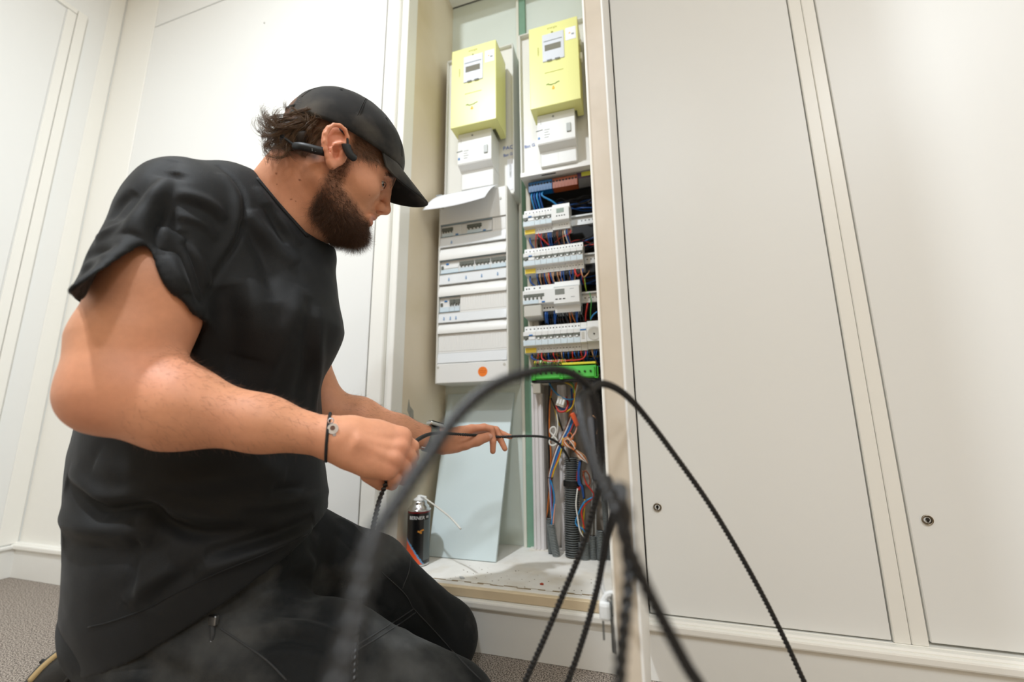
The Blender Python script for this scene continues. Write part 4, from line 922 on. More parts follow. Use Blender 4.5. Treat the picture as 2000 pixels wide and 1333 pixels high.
hc((.088, .028, 0), (.0935, .004, 0), .0075, .0075, .008); hc((.0935, .004, 0), (.1005, -.022, 0), .0075, .0095, .006); he((.1015, -.025, 0), (.0105, .0098, .0105), .005)
hc((.088, -.038, 0), (.080, -.050, 0), .009, .012, .010)
for s_ in (1, -1): he((.0930, -.0360, .0078*s_), (.0074, .0052, .0040), .0015, -1)
hc((.0865, -.0475, 0), (.0800, -.0545, .020), .0062, .0035, .004); hc((.0865, -.0475, 0), (.0800, -.0545, -.020), .0062, .0035, .004)
hc((.0845, -.0610, 0), (.0785, -.0590, .018), .0066, .0038, .004); hc((.0845, -.0610, 0), (.0785, -.0590, -.018), .0066, .0038, .004)
he((.0935, -.0545, 0), (.0075, .0010, .030), .002, -1)
# eye slit opening
he((.0820, .0018, .0350), (.0125, .0050, .0125), .0012, -1); he((.0820, .0018, -.0350), (.0125, .0050, .0125), .0012, -1)
# ears: near one in full
def ear(s_):
    E = lambda px, py, n: (lambda q: q if s_ > 0 else q-2*HN*((q-HC) @ HN))(hp(px, py, n))
    nn = .080
    body.ell(E(654, 284, .0765), (.020, .033, .006), HM @ np.array(Matrix.Rotation(.42, 3, 'Z')), .006)
    rim = [(667, 288, .077), (676, 283, .080), (679, 268, .083), (674, 254, .086), (664, 246, .088), (653, 245, .089), (643, 251, .090), (636, 262, .090), (635, 277, .090), (636, 292, .089), (639, 305, .087), (643, 317, .084)]
    P = [E(*q) for q in rim]; body.chain(P, [.0030, .0030, .0031, .0032, .0033, .0034, .0034, .0034, .0034, .0033, .0034, .0042], .003)
    body.chain([E(643, 317, .084), E(648, 324, .082), E(654, 320, .080), E(656, 311, .078)], [.0046, .0052, .0046, .0036], .004)
    body.ell(E(659, 262, .0875), (.0098, .0100, .0058), HM @ np.array(Matrix.Rotation(.5, 3, 'Z')), .003, -1)      # fossa
    body.chain([E(668, 279, .0845), E(657, 283, .085), E(649, 292, .0855), E(647, 304, .0845), E(650, 314, .083)], [.0026, .0030, .0032, .0030, .0026], .003)
    body.ell(E(659, 293, .0865), (.0072, .0066, .0100), HM, .0025, -1)
    body.ell(E(657, 302, .0850), (.0046, .0066, .0095), HM, .0025, -1)
    body.ell(E(667, 299, .0800), (.0040, .0052, .0030), HM, .003)                                             # tragus
ear(1); ear(-1)
# neck
body.cone(hl(-.030, .000, 0), NB-H3(.012, .012, .03), .056, .063, .02); body.cone(hl(-.004, -.050, 0), NB+TF*.014-H3(0, 0, .04), .040, .048, .03)
for s_ in (1, -1): body.cone(hl(-.020, -.030, .050*s_), NB+TF*.055+TN*.018*s_-H3(0, 0, .055), .014, .013, .02)     # neck muscle
body.cone(hl(.045, -.068, 0), hl(-.004, -.066, 0), .028, .036, .02)
# upper trunk under the shirt and the arms
CH = NB-H3(.10, .05, .17)
body.cone(NB-H3(0, 0, .06), CH, .060, .11, .05); body.cone(NB-H3(.02, .02, .06), SN-H3(0, 0, .0), .050, .052, .03); body.cone(NB-H3(.02, .02, .06), SFf, .050, .052, .03)
PC = ad(385, 1150, .68)
body.cone(CH, PC+H3(0, 0, .05), .11, .11, .04)
MU = SN*.45+EN*.55
body.chain([SN, SN*.55+EN*.45, EN], [.056, .053, .041], .03)
body.ell(SN*.42+EN*.58+TF*.010-TN*.0, (.042, .042, .080), np.stack([TF, TN, (SN-EN)/np.linalg.norm(SN-EN)], 1), .03)          # biceps and triceps mass
body.cone(SN*.25+EN*.75-TF*.012, EN-TF*.002, .046, .034, .03)
AX = (WN-EN)/np.linalg.norm(WN-EN)
f1, f2 = EN*.74+WN*.26, EN*.35+WN*.65
body.chain([EN, f1+H3(0, 0, -.002), f2, WN], [.042, .047, .0325, .0245], .022)
body.cone(EN+H3(0, 0, .012), f1+H3(0, 0, .006), .036, .038, .02)
body.cone(SN*.18+EN*.82+TF*.03, f1+H3(0, 0, .010), .022, .030, .02)
# near hand, closed on the cable
WU = H3(0, 0, 1)
Wn2 = ad(672, 862, .562)
K = [ad(783, 855, .592), ad(784, 877, .580), ad(775, 899, .570), ad(756, 917, .566)]      # knuckles, index to little
for q, r1, r2 in zip(K, (.0135, .0135, .013, .0125), (.0108, .0108, .0104, .0098)): body.cone(ad(670, 860, .560), q, .0215, r2, .008)
body.chain([ad(655, 850, .556), ad(690, 848, .566), ad(735, 848, .582), K[0]], [.0235, .021, .0165, .0135], .014)
body.chain([ad(655, 866, .556), ad(690, 884, .560), ad(722, 903, .562), K[3]], [.0225, .021, .0170, .0125], .014)
body.cone(ad(700, 868, .590), ad(765, 885, .612), .018, .014, .012)
FG = [([K[0], ad(806, 872, .606), ad(808, 892, .632), ad(790, 896, .640)], (.0100, .0092, .0086, .0080)),
      ([K[1], ad(802, 893, .594), ad(803, 916, .618), ad(784, 918, .628)], (.0100, .0093, .0087, .0080)),
      ([K[2], ad(791, 915, .583), ad(790, 937, .604), ad(772, 934, .616)], (.0098, .0090, .0085, .0078)),
      ([K[3], ad(772, 934, .577), ad(766, 947, .596), ad(752, 940, .606)], (.0090, .0084, .0080, .0074))]
for P, r in FG: body.chain(P, r, .0018)
for q in K: body.ell(q+H3(-.0, -.006, .004), (.0095, .0095, .0095), None, .005)
for q, (x, y, d) in zip(K, ((700, 851, .548), (700, 859, .543), (698, 868, .541), (694, 877, .543))): body.cone(ad(x, y, d)+H3(0, 0, 0), q+(CAM-q)/np.linalg.norm(CAM-q)*.0055, .0035, .0042, .009)
body.chain([ad(690, 850, .590), ad(735, 868, .622), ad(768, 884, .640), ad(786, 902, .642)], [.017, .014, .0115, .0095], .006)   # thumb behind
body.cone(ad(722, 925, .575), ad(744, 945, .600), .013, .010, .008)
# far arm and hand
body.chain([SFf, EF], [.052, .040], .02); body.ell(SFf*.4+EF*.6, (.044, .044, .07), None, .02)
g1 = EF*.72+WF*.28
body.chain([EF, g1, EF*.35+WF*.65, WF], [.040, .0415, .030, .0255], .02)
P_ = [ad(868, 860, .935), ad(897, 851, .955), ad(921, 838, .972)]
body.chain([WF]+P_[:2], [.0245, .0235, .0175], .012); body.cone(P_[0]+H3(0, 0, .002), P_[2], .020, .0105, .010)
body.cone(P_[0]+H3(0, 0, -.010), ad(893, 873, .945), .021, .013, .012); body.cone(P_[1], ad(915, 843, .985), .014, .012, .010)
body.cone(P_[0], ad(905, 848, .99), .018, .012, .010)
FH = [([P_[2], ad(944, 836, .985), ad(959, 839, .995), ad(963, 862, .990), ad(962.5, 882, .985)], (.0098, .0088, .0086, .0080, .0068)),
      ([ad(917, 840, .985), ad(945, 835, 1.00), ad(969, 840, 1.010), ad(977, 858, 1.005), ad(986, 877, 1.000)], (.0098, .0088, .0082, .0078, .0066)),
      ([ad(914, 843, .997), ad(942, 838, 1.012), ad(970, 842, 1.020), ad(985, 850, 1.022), ad(997, 854, 1.022)], (.0094, .0084, .0078, .0072, .0062)),
      ([ad(908, 847, 1.004), ad(930, 844, 1.016), ad(950, 846, 1.022), ad(962, 853, 1.022), ad(970, 858, 1.02)], (.0084, .0074, .0068, .0062, .0056))]
for P, r in FH: body.chain(P, r, .003)
body.chain([ad(880, 871, .940), ad(908, 868, .945), ad(932, 861, .952), ad(953, 854, .958)], [.0168, .0128, .0122, .0104], .006)
body.ell(ad(954, 853.5, .9575), (.0105, .0085, .0080), None, .003)
t0 = __import__('time').time()
BV, BF = body.mesh(.0021)
BV = relax(BV, BF, 1, .5)
BN = vnormals(BV, BF)
# hide what the clothes cover is not needed: it is inside them
def hloc(V): return (V-HC) @ HM
L = hloc(BV)
# skin colour
SK = np.array(srgb(212, 150, 117)); C = np.tile(SK, (len(BV), 1))
n1 = vnoise(BV, 30, 1)+.5*vnoise(BV, 75, 2)+.25*vnoise(BV, 180, 3)
C *= (1+.14*n1)[:, None]; C[:, 1] *= (1-.06*vnoise(BV, 22, 5)); 
def blend(C, m, col): m = np.clip(m, 0, 1)[:, None]; return C*(1-m)+np.array(col)*m
earm = np.exp(-(np.linalg.norm((L-[-.012, .004, .084])/[.024, .034, .016], axis=1))**4); C = blend(C, earm*.45, srgb(226, 138, 108))
for q in K: C = blend(C, np.exp(-(np.linalg.norm(BV-q, axis=1)/.014)**2)*.35, srgb(214, 128, 104))
C = blend(C, np.exp(-(np.linalg.norm(BV-EN-H3(.02, 0, .01), axis=1)/.045)**2)*.35, srgb(205, 125, 98))
hand2 = np.clip(((BV-WF) @ (ad(960, 860, .99)-WF))/.02, 0, 1)*(BV[:, 1] > -.26); C = blend(C, hand2*.35, srgb(196, 120, 92))
C = blend(C, np.exp(-(np.linalg.norm((L-[.1, -.026, 0])/[.016, .014, .016], axis=1))**2)*.4, srgb(214, 130, 108))
lip = np.exp(-(np.linalg.norm((L-[.087, -.055, 0])/[.012, .011, .022], axis=1))**6); C = blend(C, lip*.6, srgb(186, 108, 96))
C = blend(C, np.exp(-(np.linalg.norm((np.abs(L)*[1, 1, 1]-[.080, .001, .034])/[.012, .011, .016], axis=1))**2)*.45, srgb(170, 108, 86))
for (px, py), r in (((586, 352), .0021), ((540, 340), .0014), ((530, 345), .0012), ((569, 390), .0013), ((577, 393), .0012), ((649, 330), .0018), ((722, 382), .0015), ((176, 570), .0014) if False else ((200, 574), .0016), ((541, 361), .0012), ((620, 349), .0013)):
    p = march(body, px, py)
    if p is not None: C = blend(C, (np.linalg.norm(BV-p, axis=1) < r)*.75, srgb(120, 66, 44))
for s_ in (1, -1): C = blend(C, (L[:, 0] > .055)*np.exp(-(segdist(L*[0, 1, 1], [H3(0, .0205, .012*s_), H3(0, .0235, .022*s_), H3(0, .0235, .033*s_), H3(0, .0200, .044*s_)])/.0040)**4)*.8, srgb(62, 42, 32))
# stubble shade under the beard and cropped hair at temple and nape
def beardmask(L):
    a, b, n = L[:, 0], L[:, 1], np.abs(L[:, 2])
    line = -.030-.35*(a-.00)                       # upper cheek line falls towards the mouth
    m = np.clip((line-b)/.012, 0, 1)*np.clip((a+.012)/.012, 0, 1)*np.clip((b+.145)/.01, 0, 1)
    m *= 1-np.exp(-(np.linalg.norm((L-[.092, -.055, 0])/[.016, .0085, .030], axis=1))**6)
    side = np.clip((a+.008)/.006, 0, 1)*np.clip((.026-a)/.010, 0, 1)*np.clip((.015-b)/.008, 0, 1)*np.clip((n-.040)/.01, 0, 1)
    mo = np.exp(-(np.linalg.norm((L-[.088, -.043, 0])/[.012, .0055, .026], axis=1))**4)*.5
    m = m*np.clip((-.052-b+(.055-a)*.9+.028)/.012, 0, 1)
    neckcut = np.clip((b+.118+.25*(a-.05)+.0)/.012, 0, 1)
    return np.clip(np.maximum(np.maximum(m, side*.9), mo)*np.maximum(neckcut, 0), 0, 1)*(n < .073)
bm_ = beardmask(L); C = blend(C, bm_*.65, srgb(96, 64, 46))
tm = np.clip((L[:, 0]-.006)/.008, 0, 1)*np.clip((.078-L[:, 0])/.012, 0, 1)*np.clip((L[:, 1]-.000-.32*np.maximum(L[:, 0]-.01, 0))/.008, 0, 1)*(np.abs(L[:, 2]) > .03); C = blend(C, tm*.8, srgb(92, 66, 50))
np_ = (np.abs(L[:, 2]) < .0745)*np.clip((-.020-L[:, 0])/.008, 0, 1)*np.clip((L[:, 1]+.035)/.012, 0, 1); C = blend(C, np_*.85, srgb(60, 44, 34))
m_skin = mat('skin', (0, 0, 0), .5, attr='col', bump=.14, bscale=800, sss=.10, spec=.34, noise=.07, nscale=160)
PR = (-.62, -.45, 0)
man = thing('person', PR, 'man in black cap and black T-shirt kneeling and feeding a cable', 'person')
BV0 = BV.copy()
o = arrmesh('body', BV, BF, m_skin, man); setcol(o.data, C)
# ---------------------------------------------------------------- clothes
def stack(rows, F_, N_):
    T = np.array(rows, float); T = T[np.argsort(T[:, 0])]      # z, cx, cy, rf, rn
    def f(P):
        z = np.clip(P[:, 2], T[0, 0], T[-1, 0]); c = [np.interp(z, T[:, 0], T[:, k]) for k in (1, 2, 3, 4)]
        dx, dy = P[:, 0]-c[0], P[:, 1]-c[1]; a = (dx*F_[0]+dy*F_[1])/c[2]; b = (dx*N_[0]+dy*N_[1])/c[3]; m = np.minimum(c[2], c[3])
        d = (np.sqrt(np.sqrt((a*a)**1.15+(b*b)**1.15+1e-9)**(2/1.15)*1.)-1)*m*.9 if False else (np.sqrt(a*a+b*b)-1)*m*.92
        ez = np.maximum(np.maximum(P[:, 2]-T[-1, 0], T[0, 0]-P[:, 2]), 0); return np.where(ez > 0, np.sqrt(np.maximum(d, 0)**2+ez**2)+np.minimum(d, 0)*0, d)
    c = np.array([T[:, 1].mean(), T[:, 2].mean(), T[:, 0].mean()]); return f, c, (T[-1, 0]-T[0, 0])/2+T[:, 3].max()+.08
ROWS = [(455, 350, 560, .715, .125), (500, 300, 578, .71, .148), (560, 280, 588, .705, .156), (640, 265, 600, .70, .158), (720, 250, 606, .70, .156), (800, 232, 610, .70, .152), (880, 212, 614, .695, .150), (980, 205, 622, .69, .152), (1060, 208, 625, .68, .155), (1150, 205, 610, .675, .158), (1230, 222, 590, .67, .158), (1290, 240, 575, .665, .155)]
def torso(shrink=0.):
    r = []
    for y, l, rr, d, rn in ROWS:
        a, b = ad(l, y, d), ad(rr, y, d); c = (a+b)/2; r.append((c[2], c[0], c[1], np.linalg.norm(a-b)/2-shrink, rn-shrink))
    return stack(r, TF, TN)
def angs(P, A, ax, u, v):
    q = P-A; s_ = q @ ax; return s_, np.arctan2(q @ v, q @ u), np.linalg.norm(q-s_[:, None]*ax, axis=1)
def sleeve(fld, A, B, r0, r1, hem_px, smean, bulge=None):
    ax = (B-A)/np.linalg.norm(B-A); u = CAM-A; u -= (u @ ax)*ax; u /= np.linalg.norm(u); v = np.cross(ax, u)
    tab = []
    if hem_px:
        def og(P):
            s_, ph, rr = angs(P, A, ax, u, v); r = r0+(r1-r0)*np.clip(s_/smean, 0, 1.2)
            if bulge: r = r+bulge[1]*np.exp(-((ph-bulge[0])/bulge[2])**2)*np.clip((s_-bulge[3])/(smean-bulge[3]), 0, 1.3)**1.5
            return np.maximum(rr-r, np.maximum(-s_-.03, s_-.26))
        g = Field().fn(og, A+ax*.1, .3)
        for px, py in hem_px:
            p = march(g, px, py)
            if p is not None: s_, ph, _ = angs(p[None], A, ax, u, v); tab.append((ph[0], s_[0]))
        tab.sort(); ph = np.array([t[0] for t in tab]); sv = np.array([t[1] for t in tab])
        g_ = np.linspace(-math.pi, math.pi, 181); sv_ = np.interp(g_, np.concatenate([[-math.pi, ph[0]-.8], ph, [ph[-1]+.8, math.pi]]), np.concatenate([[smean, smean], sv, [smean, smean]]))
        kk = np.exp(-(np.arange(-6, 7)/2.2)**2); kk /= kk.sum(); phx, svx = g_, np.convolve(np.pad(sv_, 6, mode='edge'), kk, 'valid')
    else: phx, svx = np.array([-math.pi, math.pi]), np.array([smean, smean])
    Lx = float(np.linalg.norm(B-A))
    def rad(s_, ph):
        r = r0+(r1-r0)*np.clip(s_/smean, 0, 1.2)
        if bulge: r = r+bulge[1]*np.exp(-((ph-bulge[0])/bulge[2])**2)*np.clip((s_-bulge[3])/(smean-bulge[3]), 0, 1.3)**1.5
        return r
    def outer(P):
        s_, ph, rr = angs(P, A, ax, u, v); r = rad(s_, ph); d = rr-r
        d0 = np.linalg.norm(P-A, axis=1)-r0; d = np.where(s_ < 0, d0, d)
        return np.maximum(d, s_-np.interp(ph, phx, svx))
    def inner(P):
        s_, ph, rr = angs(P, A, ax, u, v); return np.maximum(rr-(rad(s_, ph)-.0066), -(s_-smean*.42))
    c = A+ax*smean*.5; fld.fn(outer, c, smean*.5+max(r0, r1)+.05, .018, 1)
    return inner, c, smean*.5+max(r0, r1)+.06, (A, ax, u, v, phx, svx, rad)
shirt = Field()
f, c, r = torso(); shirt.fn(f, c, r, .04, 1)
shirt.cone(NB-H3(.03, .03, .075), SN-H3(0, 0, .012), .078, .062, .045); shirt.cone(NB-H3(.01, .0, .080), SFf-H3(0, 0, .0), .072, .060, .04)
shirt.cone(NB-H3(0, 0, .060)-TF*.03, NB-H3(.05, .04, .16), .074, .12, .05)
shirt.cone(NB-H3(0, 0, .085)+TF*.035, NB-H3(0, .0, .20)+TF*.02, .060, .10, .05)
HEM = [(133, 570), (150, 556), (165, 546), (195, 532), (218, 506), (238, 476), (256, 463), (274, 467), (291, 486), (304, 520), (320, 552), (350, 580), (370, 598), (384, 616)]
SA = SN+H3(0, 0, .004)
i1 = sleeve(shirt, SA, EN, .069, .071, HEM, .150, None)
A2, ax2, u2, v2, _p, _s, _r = i1[3]
g = Field().cone(SA, EN, .070); pb = march(g, 258, 475); sb, phb, _ = angs(pb[None], A2, ax2, u2, v2)
shirt = Field()
shirt.fn(f, c, r, .04, 1)
shirt.cone(NB-H3(.025, .03, .048), SN-H3(-.01, 0, -.004), .078, .060, .045); shirt.cone(NB-H3(.01, .0, .080), SFf, .072, .060, .04)
shirt.cone(NB-H3(0, 0, .062)-TF*.03, NB-H3(.05, .04, .16), .072, .12, .05)
shirt.cone(NB-H3(0, 0, .085)+TF*.035, NB-H3(0, .0, .20)+TF*.02, .058, .10, .05)
i1 = sleeve(shirt, SA, EN, .066, .069, HEM, .150, (phb[0], .032, .27, .035))
SF2 = SFf-.0*TN
i2 = sleeve(shirt, SF2, EF, .064, .066, [], .155)
shirt.cone(ad(368, 380, .605), ad(450, 394, .66), .048, .050, .035); shirt.cone(ad(450, 394, .66), ad(512, 412, .70), .050, .050, .03)
for inn, cc, rr_, _x in (i1, i2): shirt.fn(inn, cc, rr_, .002, -1)
# neck hole
shirt.cone(hl(-.028, -.01, 0), NB-H3(.012, .012, .030), .0585, .0655, .004, -1)
shirt.cone(hl(.0, -.06, 0), NB+TF*.028-H3(0, 0, .045), .055, .055, .010, -1)
# hem plane
q1, q2, q3 = ad(664, 1028, .64), ad(300, 1216, .60), ad(150, 1240, .68); nh = np.cross(q2-q1, q3-q1); nh /= np.linalg.norm(nh); nh = nh if nh[2] > 0 else -nh
shirt.p.append((lambda P: -((P-q1) @ nh), q1, 9., 2, 0.))
SV, SF_ = shirt.mesh(.0030)
SV = relax(SV, SF_, 3, .5); SNm = vnormals(SV, SF_)
def fold(V, N, fld, px, amp, w, taper=True):
    P = [march(fld, x, y) for x, y in px]; P = [p for p in P if p is not None]
    if len(P) < 2: return V
    P = catmull(P, 5); near = np.linalg.norm(V-P.mean(0), axis=1) < np.ptp(P, axis=0).max()+w*3+.02
    idx = np.where(near)[0]
    if not len(idx): return V
    best = np.full(len(idx), 9.); tt = np.zeros(len(idx)); Q = V[idx]
    for i, (a, b) in enumerate(zip(P, P[1:])):
        ba = b-a; t = np.clip(((Q-a) @ ba)/(ba @ ba+1e-12), 0, 1); d = np.linalg.norm(Q-a-t[:, None]*ba, axis=1); m = d < best; best[m] = d[m]; tt[m] = (i+t[m])/(len(P)-1)
    e = np.sin(np.clip(tt, 0, 1)*math.pi)**.5 if taper else 1.
    V = V.copy(); V[idx] += N[idx]*(amp*np.exp(-(best/w)**2)*e)[:, None]; return V
FOLDS = [
 ([(352, 302), (330, 342), (314, 374), (301, 402), (276, 430), (254, 458)], .011, .014),
 ([(338, 312), (300, 352), (268, 392), (240, 430)], -.005, .012),
 ([(345, 335), (325, 372), (317, 410), (318, 450), (325, 492)], -.010, .011),
 ([(361, 300), (423, 323), (462, 358), (478, 393), (474, 444), (455, 483), (423, 534), (404, 588)], -.0045, .0045),
 ([(432, 340), (458, 372), (464, 404), (460, 440), (440, 482), (412, 530)], .004, .008),
 ([(344, 378), (380, 384), (418, 402), (440, 430)], .0035, .007), ([(340, 396), (376, 404), (410, 420), (430, 448)], -.003, .006),
 ([(340, 420), (372, 428), (400, 442), (420, 470)], .003, .006), ([(350, 450), (366, 500), (386, 560), (396, 600)], -.006, .010),
 ([(330, 500), (345, 540), (362, 574)], .006, .010), ([(365, 470), (392, 520), (404, 560)], .004, .008),
 ([(215, 430), (235, 400), (262, 375)], -.004, .007), ([(190, 470), (215, 455), (245, 440)], .004, .007), ([(172, 500), (200, 490), (228, 480)], -.004, .007), ([(160, 530), (185, 515), (212, 502)], .003, .006),
 ([(490, 410), (512, 450), (540, 486), (575, 520)], .006, .012), ([(476, 430), (498, 470), (520, 520), (535, 590)], -.006, .012),
 ([(500, 366), (530, 405), (560, 445), (585, 480)], .004, .009), ([(520, 400), (540, 440), (556, 480)], -.004, .008),
 ([(585, 560), (575, 612), (548, 670), (521, 740), (500, 800)], .006, .014), ([(600, 580), (600, 650), (590, 730), (580, 810)], -.005, .012), ([(620, 600), (622, 680), (616, 760), (612, 860)], .004, .010),
 ([(430, 560), (450, 640), (440, 720), (420, 770)], -.008, .020), ([(480, 540), (500, 620), (480, 700)], .006, .020),
 ([(128, 945), (158, 970), (202, 998), (288, 990), (330, 1022), (384, 1041), (460, 1040), (540, 1030)], -.011, .011),
 ([(135, 925), (165, 945), (210, 970), (288, 968), (340, 996), (400, 1012), (480, 1010)], .008, .012),
 ([(118, 1010), (150, 1026), (220, 1036), (300, 1046)], .007, .014), ([(120, 1060), (180, 1072), (260, 1080), (330, 1072)], -.006, .014),
 ([(650, 988), (610, 1010), (560, 1036), (480, 1062), (400, 1080)], -.008, .009), ([(655, 1005), (610, 1030), (560, 1056), (470, 1090), (380, 1120)], .007, .009),
 ([(640, 960), (590, 975), (520, 985), (440, 985)], .006, .010), ([(640, 940), (590, 955), (530, 960)], -.005, .009),
 ([(310, 1000), (330, 1012), (345, 1022)], .006, .006), ([(190, 900), (260, 930), (360, 940), (470, 930), (560, 925)], .006, .016),
 ([(262, 1010), (264, 1060), (258, 1120), (262, 1180)], -.004, .006), ([(340, 1110), (290, 1140), (250, 1180)], .006, .010), ([(400, 1100), (340, 1140), (290, 1190)], -.005, .010)]
for px, a, w in FOLDS: SV = fold(SV, SNm, shirt, px, a*1.3, w)
SV += SNm*(.0030*vnoise(SV*[1, 1, 1.6], 16, 8)+.0012*vnoise(SV, 48, 9))[:, None]
m_shirt = mat('black_cotton', srgb(13, 15, 17), .66, noise=.3, nscale=9, bump=.3, bscale=1100, sheen=.06, spec=.34)
sh = arrmesh('t_shirt', SV, SF_, m_shirt, man)
TS = bvh(SV, SF_)
TB = bvh(BV, BF)
def seam(tree, px, r, m, name, parent, off=.0004, n=5):
    P = catmull(np.array([(x, y, 0) for x, y in px], float), 6); P = [hit(tree, x, y) for x, y, _ in P]; P = [p for p in P if p is not None]
    if len(P) < 2: return
    P = [p+(CAM-p)/np.linalg.norm(CAM-p)*off for p in P]; b = nb(); tube(b, P, r, 6, 1); return obj(name, b, m, parent, True)
# collar band
cb_ = []
for x, y, _ in catmull(np.array([(502, 349, 0), (520, 371, 0), (540, 395, 0), (560, 418, 0), (580, 440, 0), (600, 462, 0)], float), 5):
    q = [p for p in (hit(TS, x, y), hit(TB, x, y)) if p is not None]
    if q: cb_.append(min(q, key=lambda p: np.linalg.norm(p-CAM)))
b = nb(); tube(b, cb_, .0034, 8, 1); obj('collar_band', b, m_shirt, sh, True)
seam(TS, [(655, 1012), (600, 1044), (520, 1082), (430, 1118), (350, 1156), (290, 1188), (220, 1214), (172, 1226)], .0009, m_shirt, 'hem_stitching', sh)
# trousers
pants = Field()
HNp, KN, HFp, KF = ad(385, 1290, .61), ad(862, 1425, .620), ad(535, 1072, .80), ad(868, 1243, .885)
f, c, r = torso(.012); rows_p = [(z_, ) for z_ in ()]
pants.ell(ad(400, 1160, .68), (.165, .158, .130), np.stack([TF, TN, [0, 0, 1]], 1), .04)
pants.cone(ad(395, 1150, .68), ad(420, 1050, .69), .135, .132, .04)
pants.chain([HNp, HNp*.5+KN*.5+H3(0, 0, .012), KN], [.102, .103, .090], .03)
pants.chain([HFp, HFp*.5+KF*.5+H3(0, 0, .022), KF], [.100, .088, .068], .03)
KD = (KN-HNp)*[1, 1, 0]; KD /= np.linalg.norm(KD); KDf = (KF-HFp)*[1, 1, 0]; KDf /= np.linalg.norm(KDf)
AN = KN-KD*.40; AN[2] = .055; AF = KF-KDf*.42; AF[2] = .055
pants.chain([KN-H3(0, 0, .01), KN*.45+AN*.55, AN], [.078, .068, .052], .03); pants.chain([KF, KF*.45+AF*.55, AF], [.066, .064, .050], .02)
pants.p.append((lambda P: .003-P[:, 2], H3(0, 0, 0), 9., 2, 0.))
PV, PF = pants.mesh(.0040); PV = relax(PV, PF, 1, .5); PN = vnormals(PV, PF)
PFO = [([(690, 1030), (740, 1060), (790, 1100)], -.005, .010), ([(660, 1010), (700, 1040), (730, 1080)], .007, .010), ([(655, 1040), (690, 1070), (720, 1110)], -.006, .009),
 ([(520, 1120), (600, 1100), (680, 1120), (720, 1150)], .007, .014), ([(500, 1150), (580, 1130), (660, 1150)], -.006, .010), ([(450, 1140), (520, 1160), (600, 1180)], .006, .012),
 ([(440, 1210), (520, 1190), (600, 1200), (680, 1230)], -.007, .010), ([(460, 1235), (540, 1222), (620, 1232), (700, 1270)], .007, .009), ([(480, 1262), (560, 1250), (640, 1270)], -.006, .008), ([(500, 1285), (580, 1275), (660, 1300)], .005, .008),
 ([(720, 1150), (760, 1190), (800, 1240)], .004, .010), ([(330, 1270), (400, 1300), (480, 1320)], .008, .014), ([(240, 1270), (300, 1300), (380, 1325)], -.007, .012),
 ([(800, 1130), (830, 1180), (850, 1230)], -.004, .008), ([(820, 1160), (860, 1200), (890, 1250)], .004, .010), ([(418, 1135), (424, 1170), (416, 1200)], .008, .007),
 ([(740, 1100), (770, 1130), (800, 1170)], .004, .010)]
for px, a, w in PFO: PV = fold(PV, PN, pants, px, a, w)
PV += PN*(.0035*vnoise(PV, 15, 12)+.0013*vnoise(PV, 50, 13))[:, None]
m_pants = mat('work_trousers', srgb(24, 26, 27), .8, noise=.25, nscale=25, bump=.3, bscale=700, sheen=.05, spec=.22, color2=srgb(92, 92, 90), c2scale=8.5, c2pos=(.50, .86))
pt = arrmesh('trousers', PV, PF, m_pants, man)
TP = bvh(PV, PF)
m_seam = mat('seam_thread', srgb(52, 53, 54), .8)
for px in ([(690, 1265), (735, 1238), (775, 1212), (808, 1190)], [(696, 1272), (741, 1245), (781, 1219), (812, 1197)], [(806, 1188), (850, 1235), (900, 1290), (940, 1330)], [(430, 1228), (470, 1255), (520, 1290), (560, 1330)]): seam(TP, px, .0011, m_seam, 'seam', pt)
for px in ([(745, 1118), (790, 1160), (806, 1188)], [(800, 1060), (800, 1110), (786, 1150)]): seam(TP, px, .0009, m_seam, 'seam', pt)
p = hit(TP, 416, 1212)
if p is not None:
    v = (CAM-p)/np.linalg.norm(CAM-p); p = p+v*.002; b = nb(); box(b, (-.007, -.003, -.006), (.007, .003, .006), .001, None, p); z = obj('zip_slider', b, mat('zip_metal', srgb(150, 150, 150), .3, 1.), pt)
    b = nb(); tube(b, [p+H3(0, 0, -.005), p+v*.003+H3(.002, 0, -.018), p+v*.002+H3(.001, 0, -.034)], .0028, 8, 5); obj('zip_pull', b, m_seam, z, True)
    b = nb(); box(b, (-.002, -.002, -.002), (.002, .002, .002), .0006, None, p+v*.004+H3(.001, 0, -.026)); obj('reflective_tip', b, MATS['zip_metal'], z)
# boots
m_boot = mat('boot_black', srgb(26, 26, 25), .5, bump=.2, bscale=300); m_sole = mat('boot_sole', srgb(36, 34, 30), .7); m_tan = mat('boot_tan', srgb(172, 148, 104), .7)
for A, D, s_ in ((AN, KD, 1), (AF, KDf, -1)):
    bt = Field(); h = A-D*.03; t = A-D*.22; h[2] = .062; t[2] = .042
    bt.chain([A+D*.02+H3(0, 0, .006), h], [.050, .050], .02); bt.chain([h, A-D*.13+H3(0, 0, -.01), t], [.046, .044, .036], .02)
    bt.p.append((lambda P: .002-P[:, 2], H3(0, 0, 0), 9., 2, 0.))
    V, F = bt.mesh(.005); V = relax(V, F, 2, .5); bo = arrmesh('boot', V, F, m_boot, man)
    b = nb(); n = np.cross(D, [0, 0, 1.]); 
    P0 = [A-D*.02, A-D*.10, A-D*.17, A-D*.235]; tube(b, [q*[1, 1, 0]+H3(0, 0, .088-.012*i) for i, q in enumerate(P0)], .012, 10, 5); obj('sole', b, m_sole, bo, True)
fb = Field(); fb.chain([ad(215, 1265, .665), ad(135, 1322, .655), ad(50, 1392, .645)], [.046, .040, .036], .02)
V, F = fb.mesh(.005); V = relax(V, F, 2, .5); V += vnormals(V, F)*(.002*vnoise(V, 40, 3))[:, None]; bo2 = arrmesh('boot', V, F, m_boot, man)
TBo = bvh(V, F)
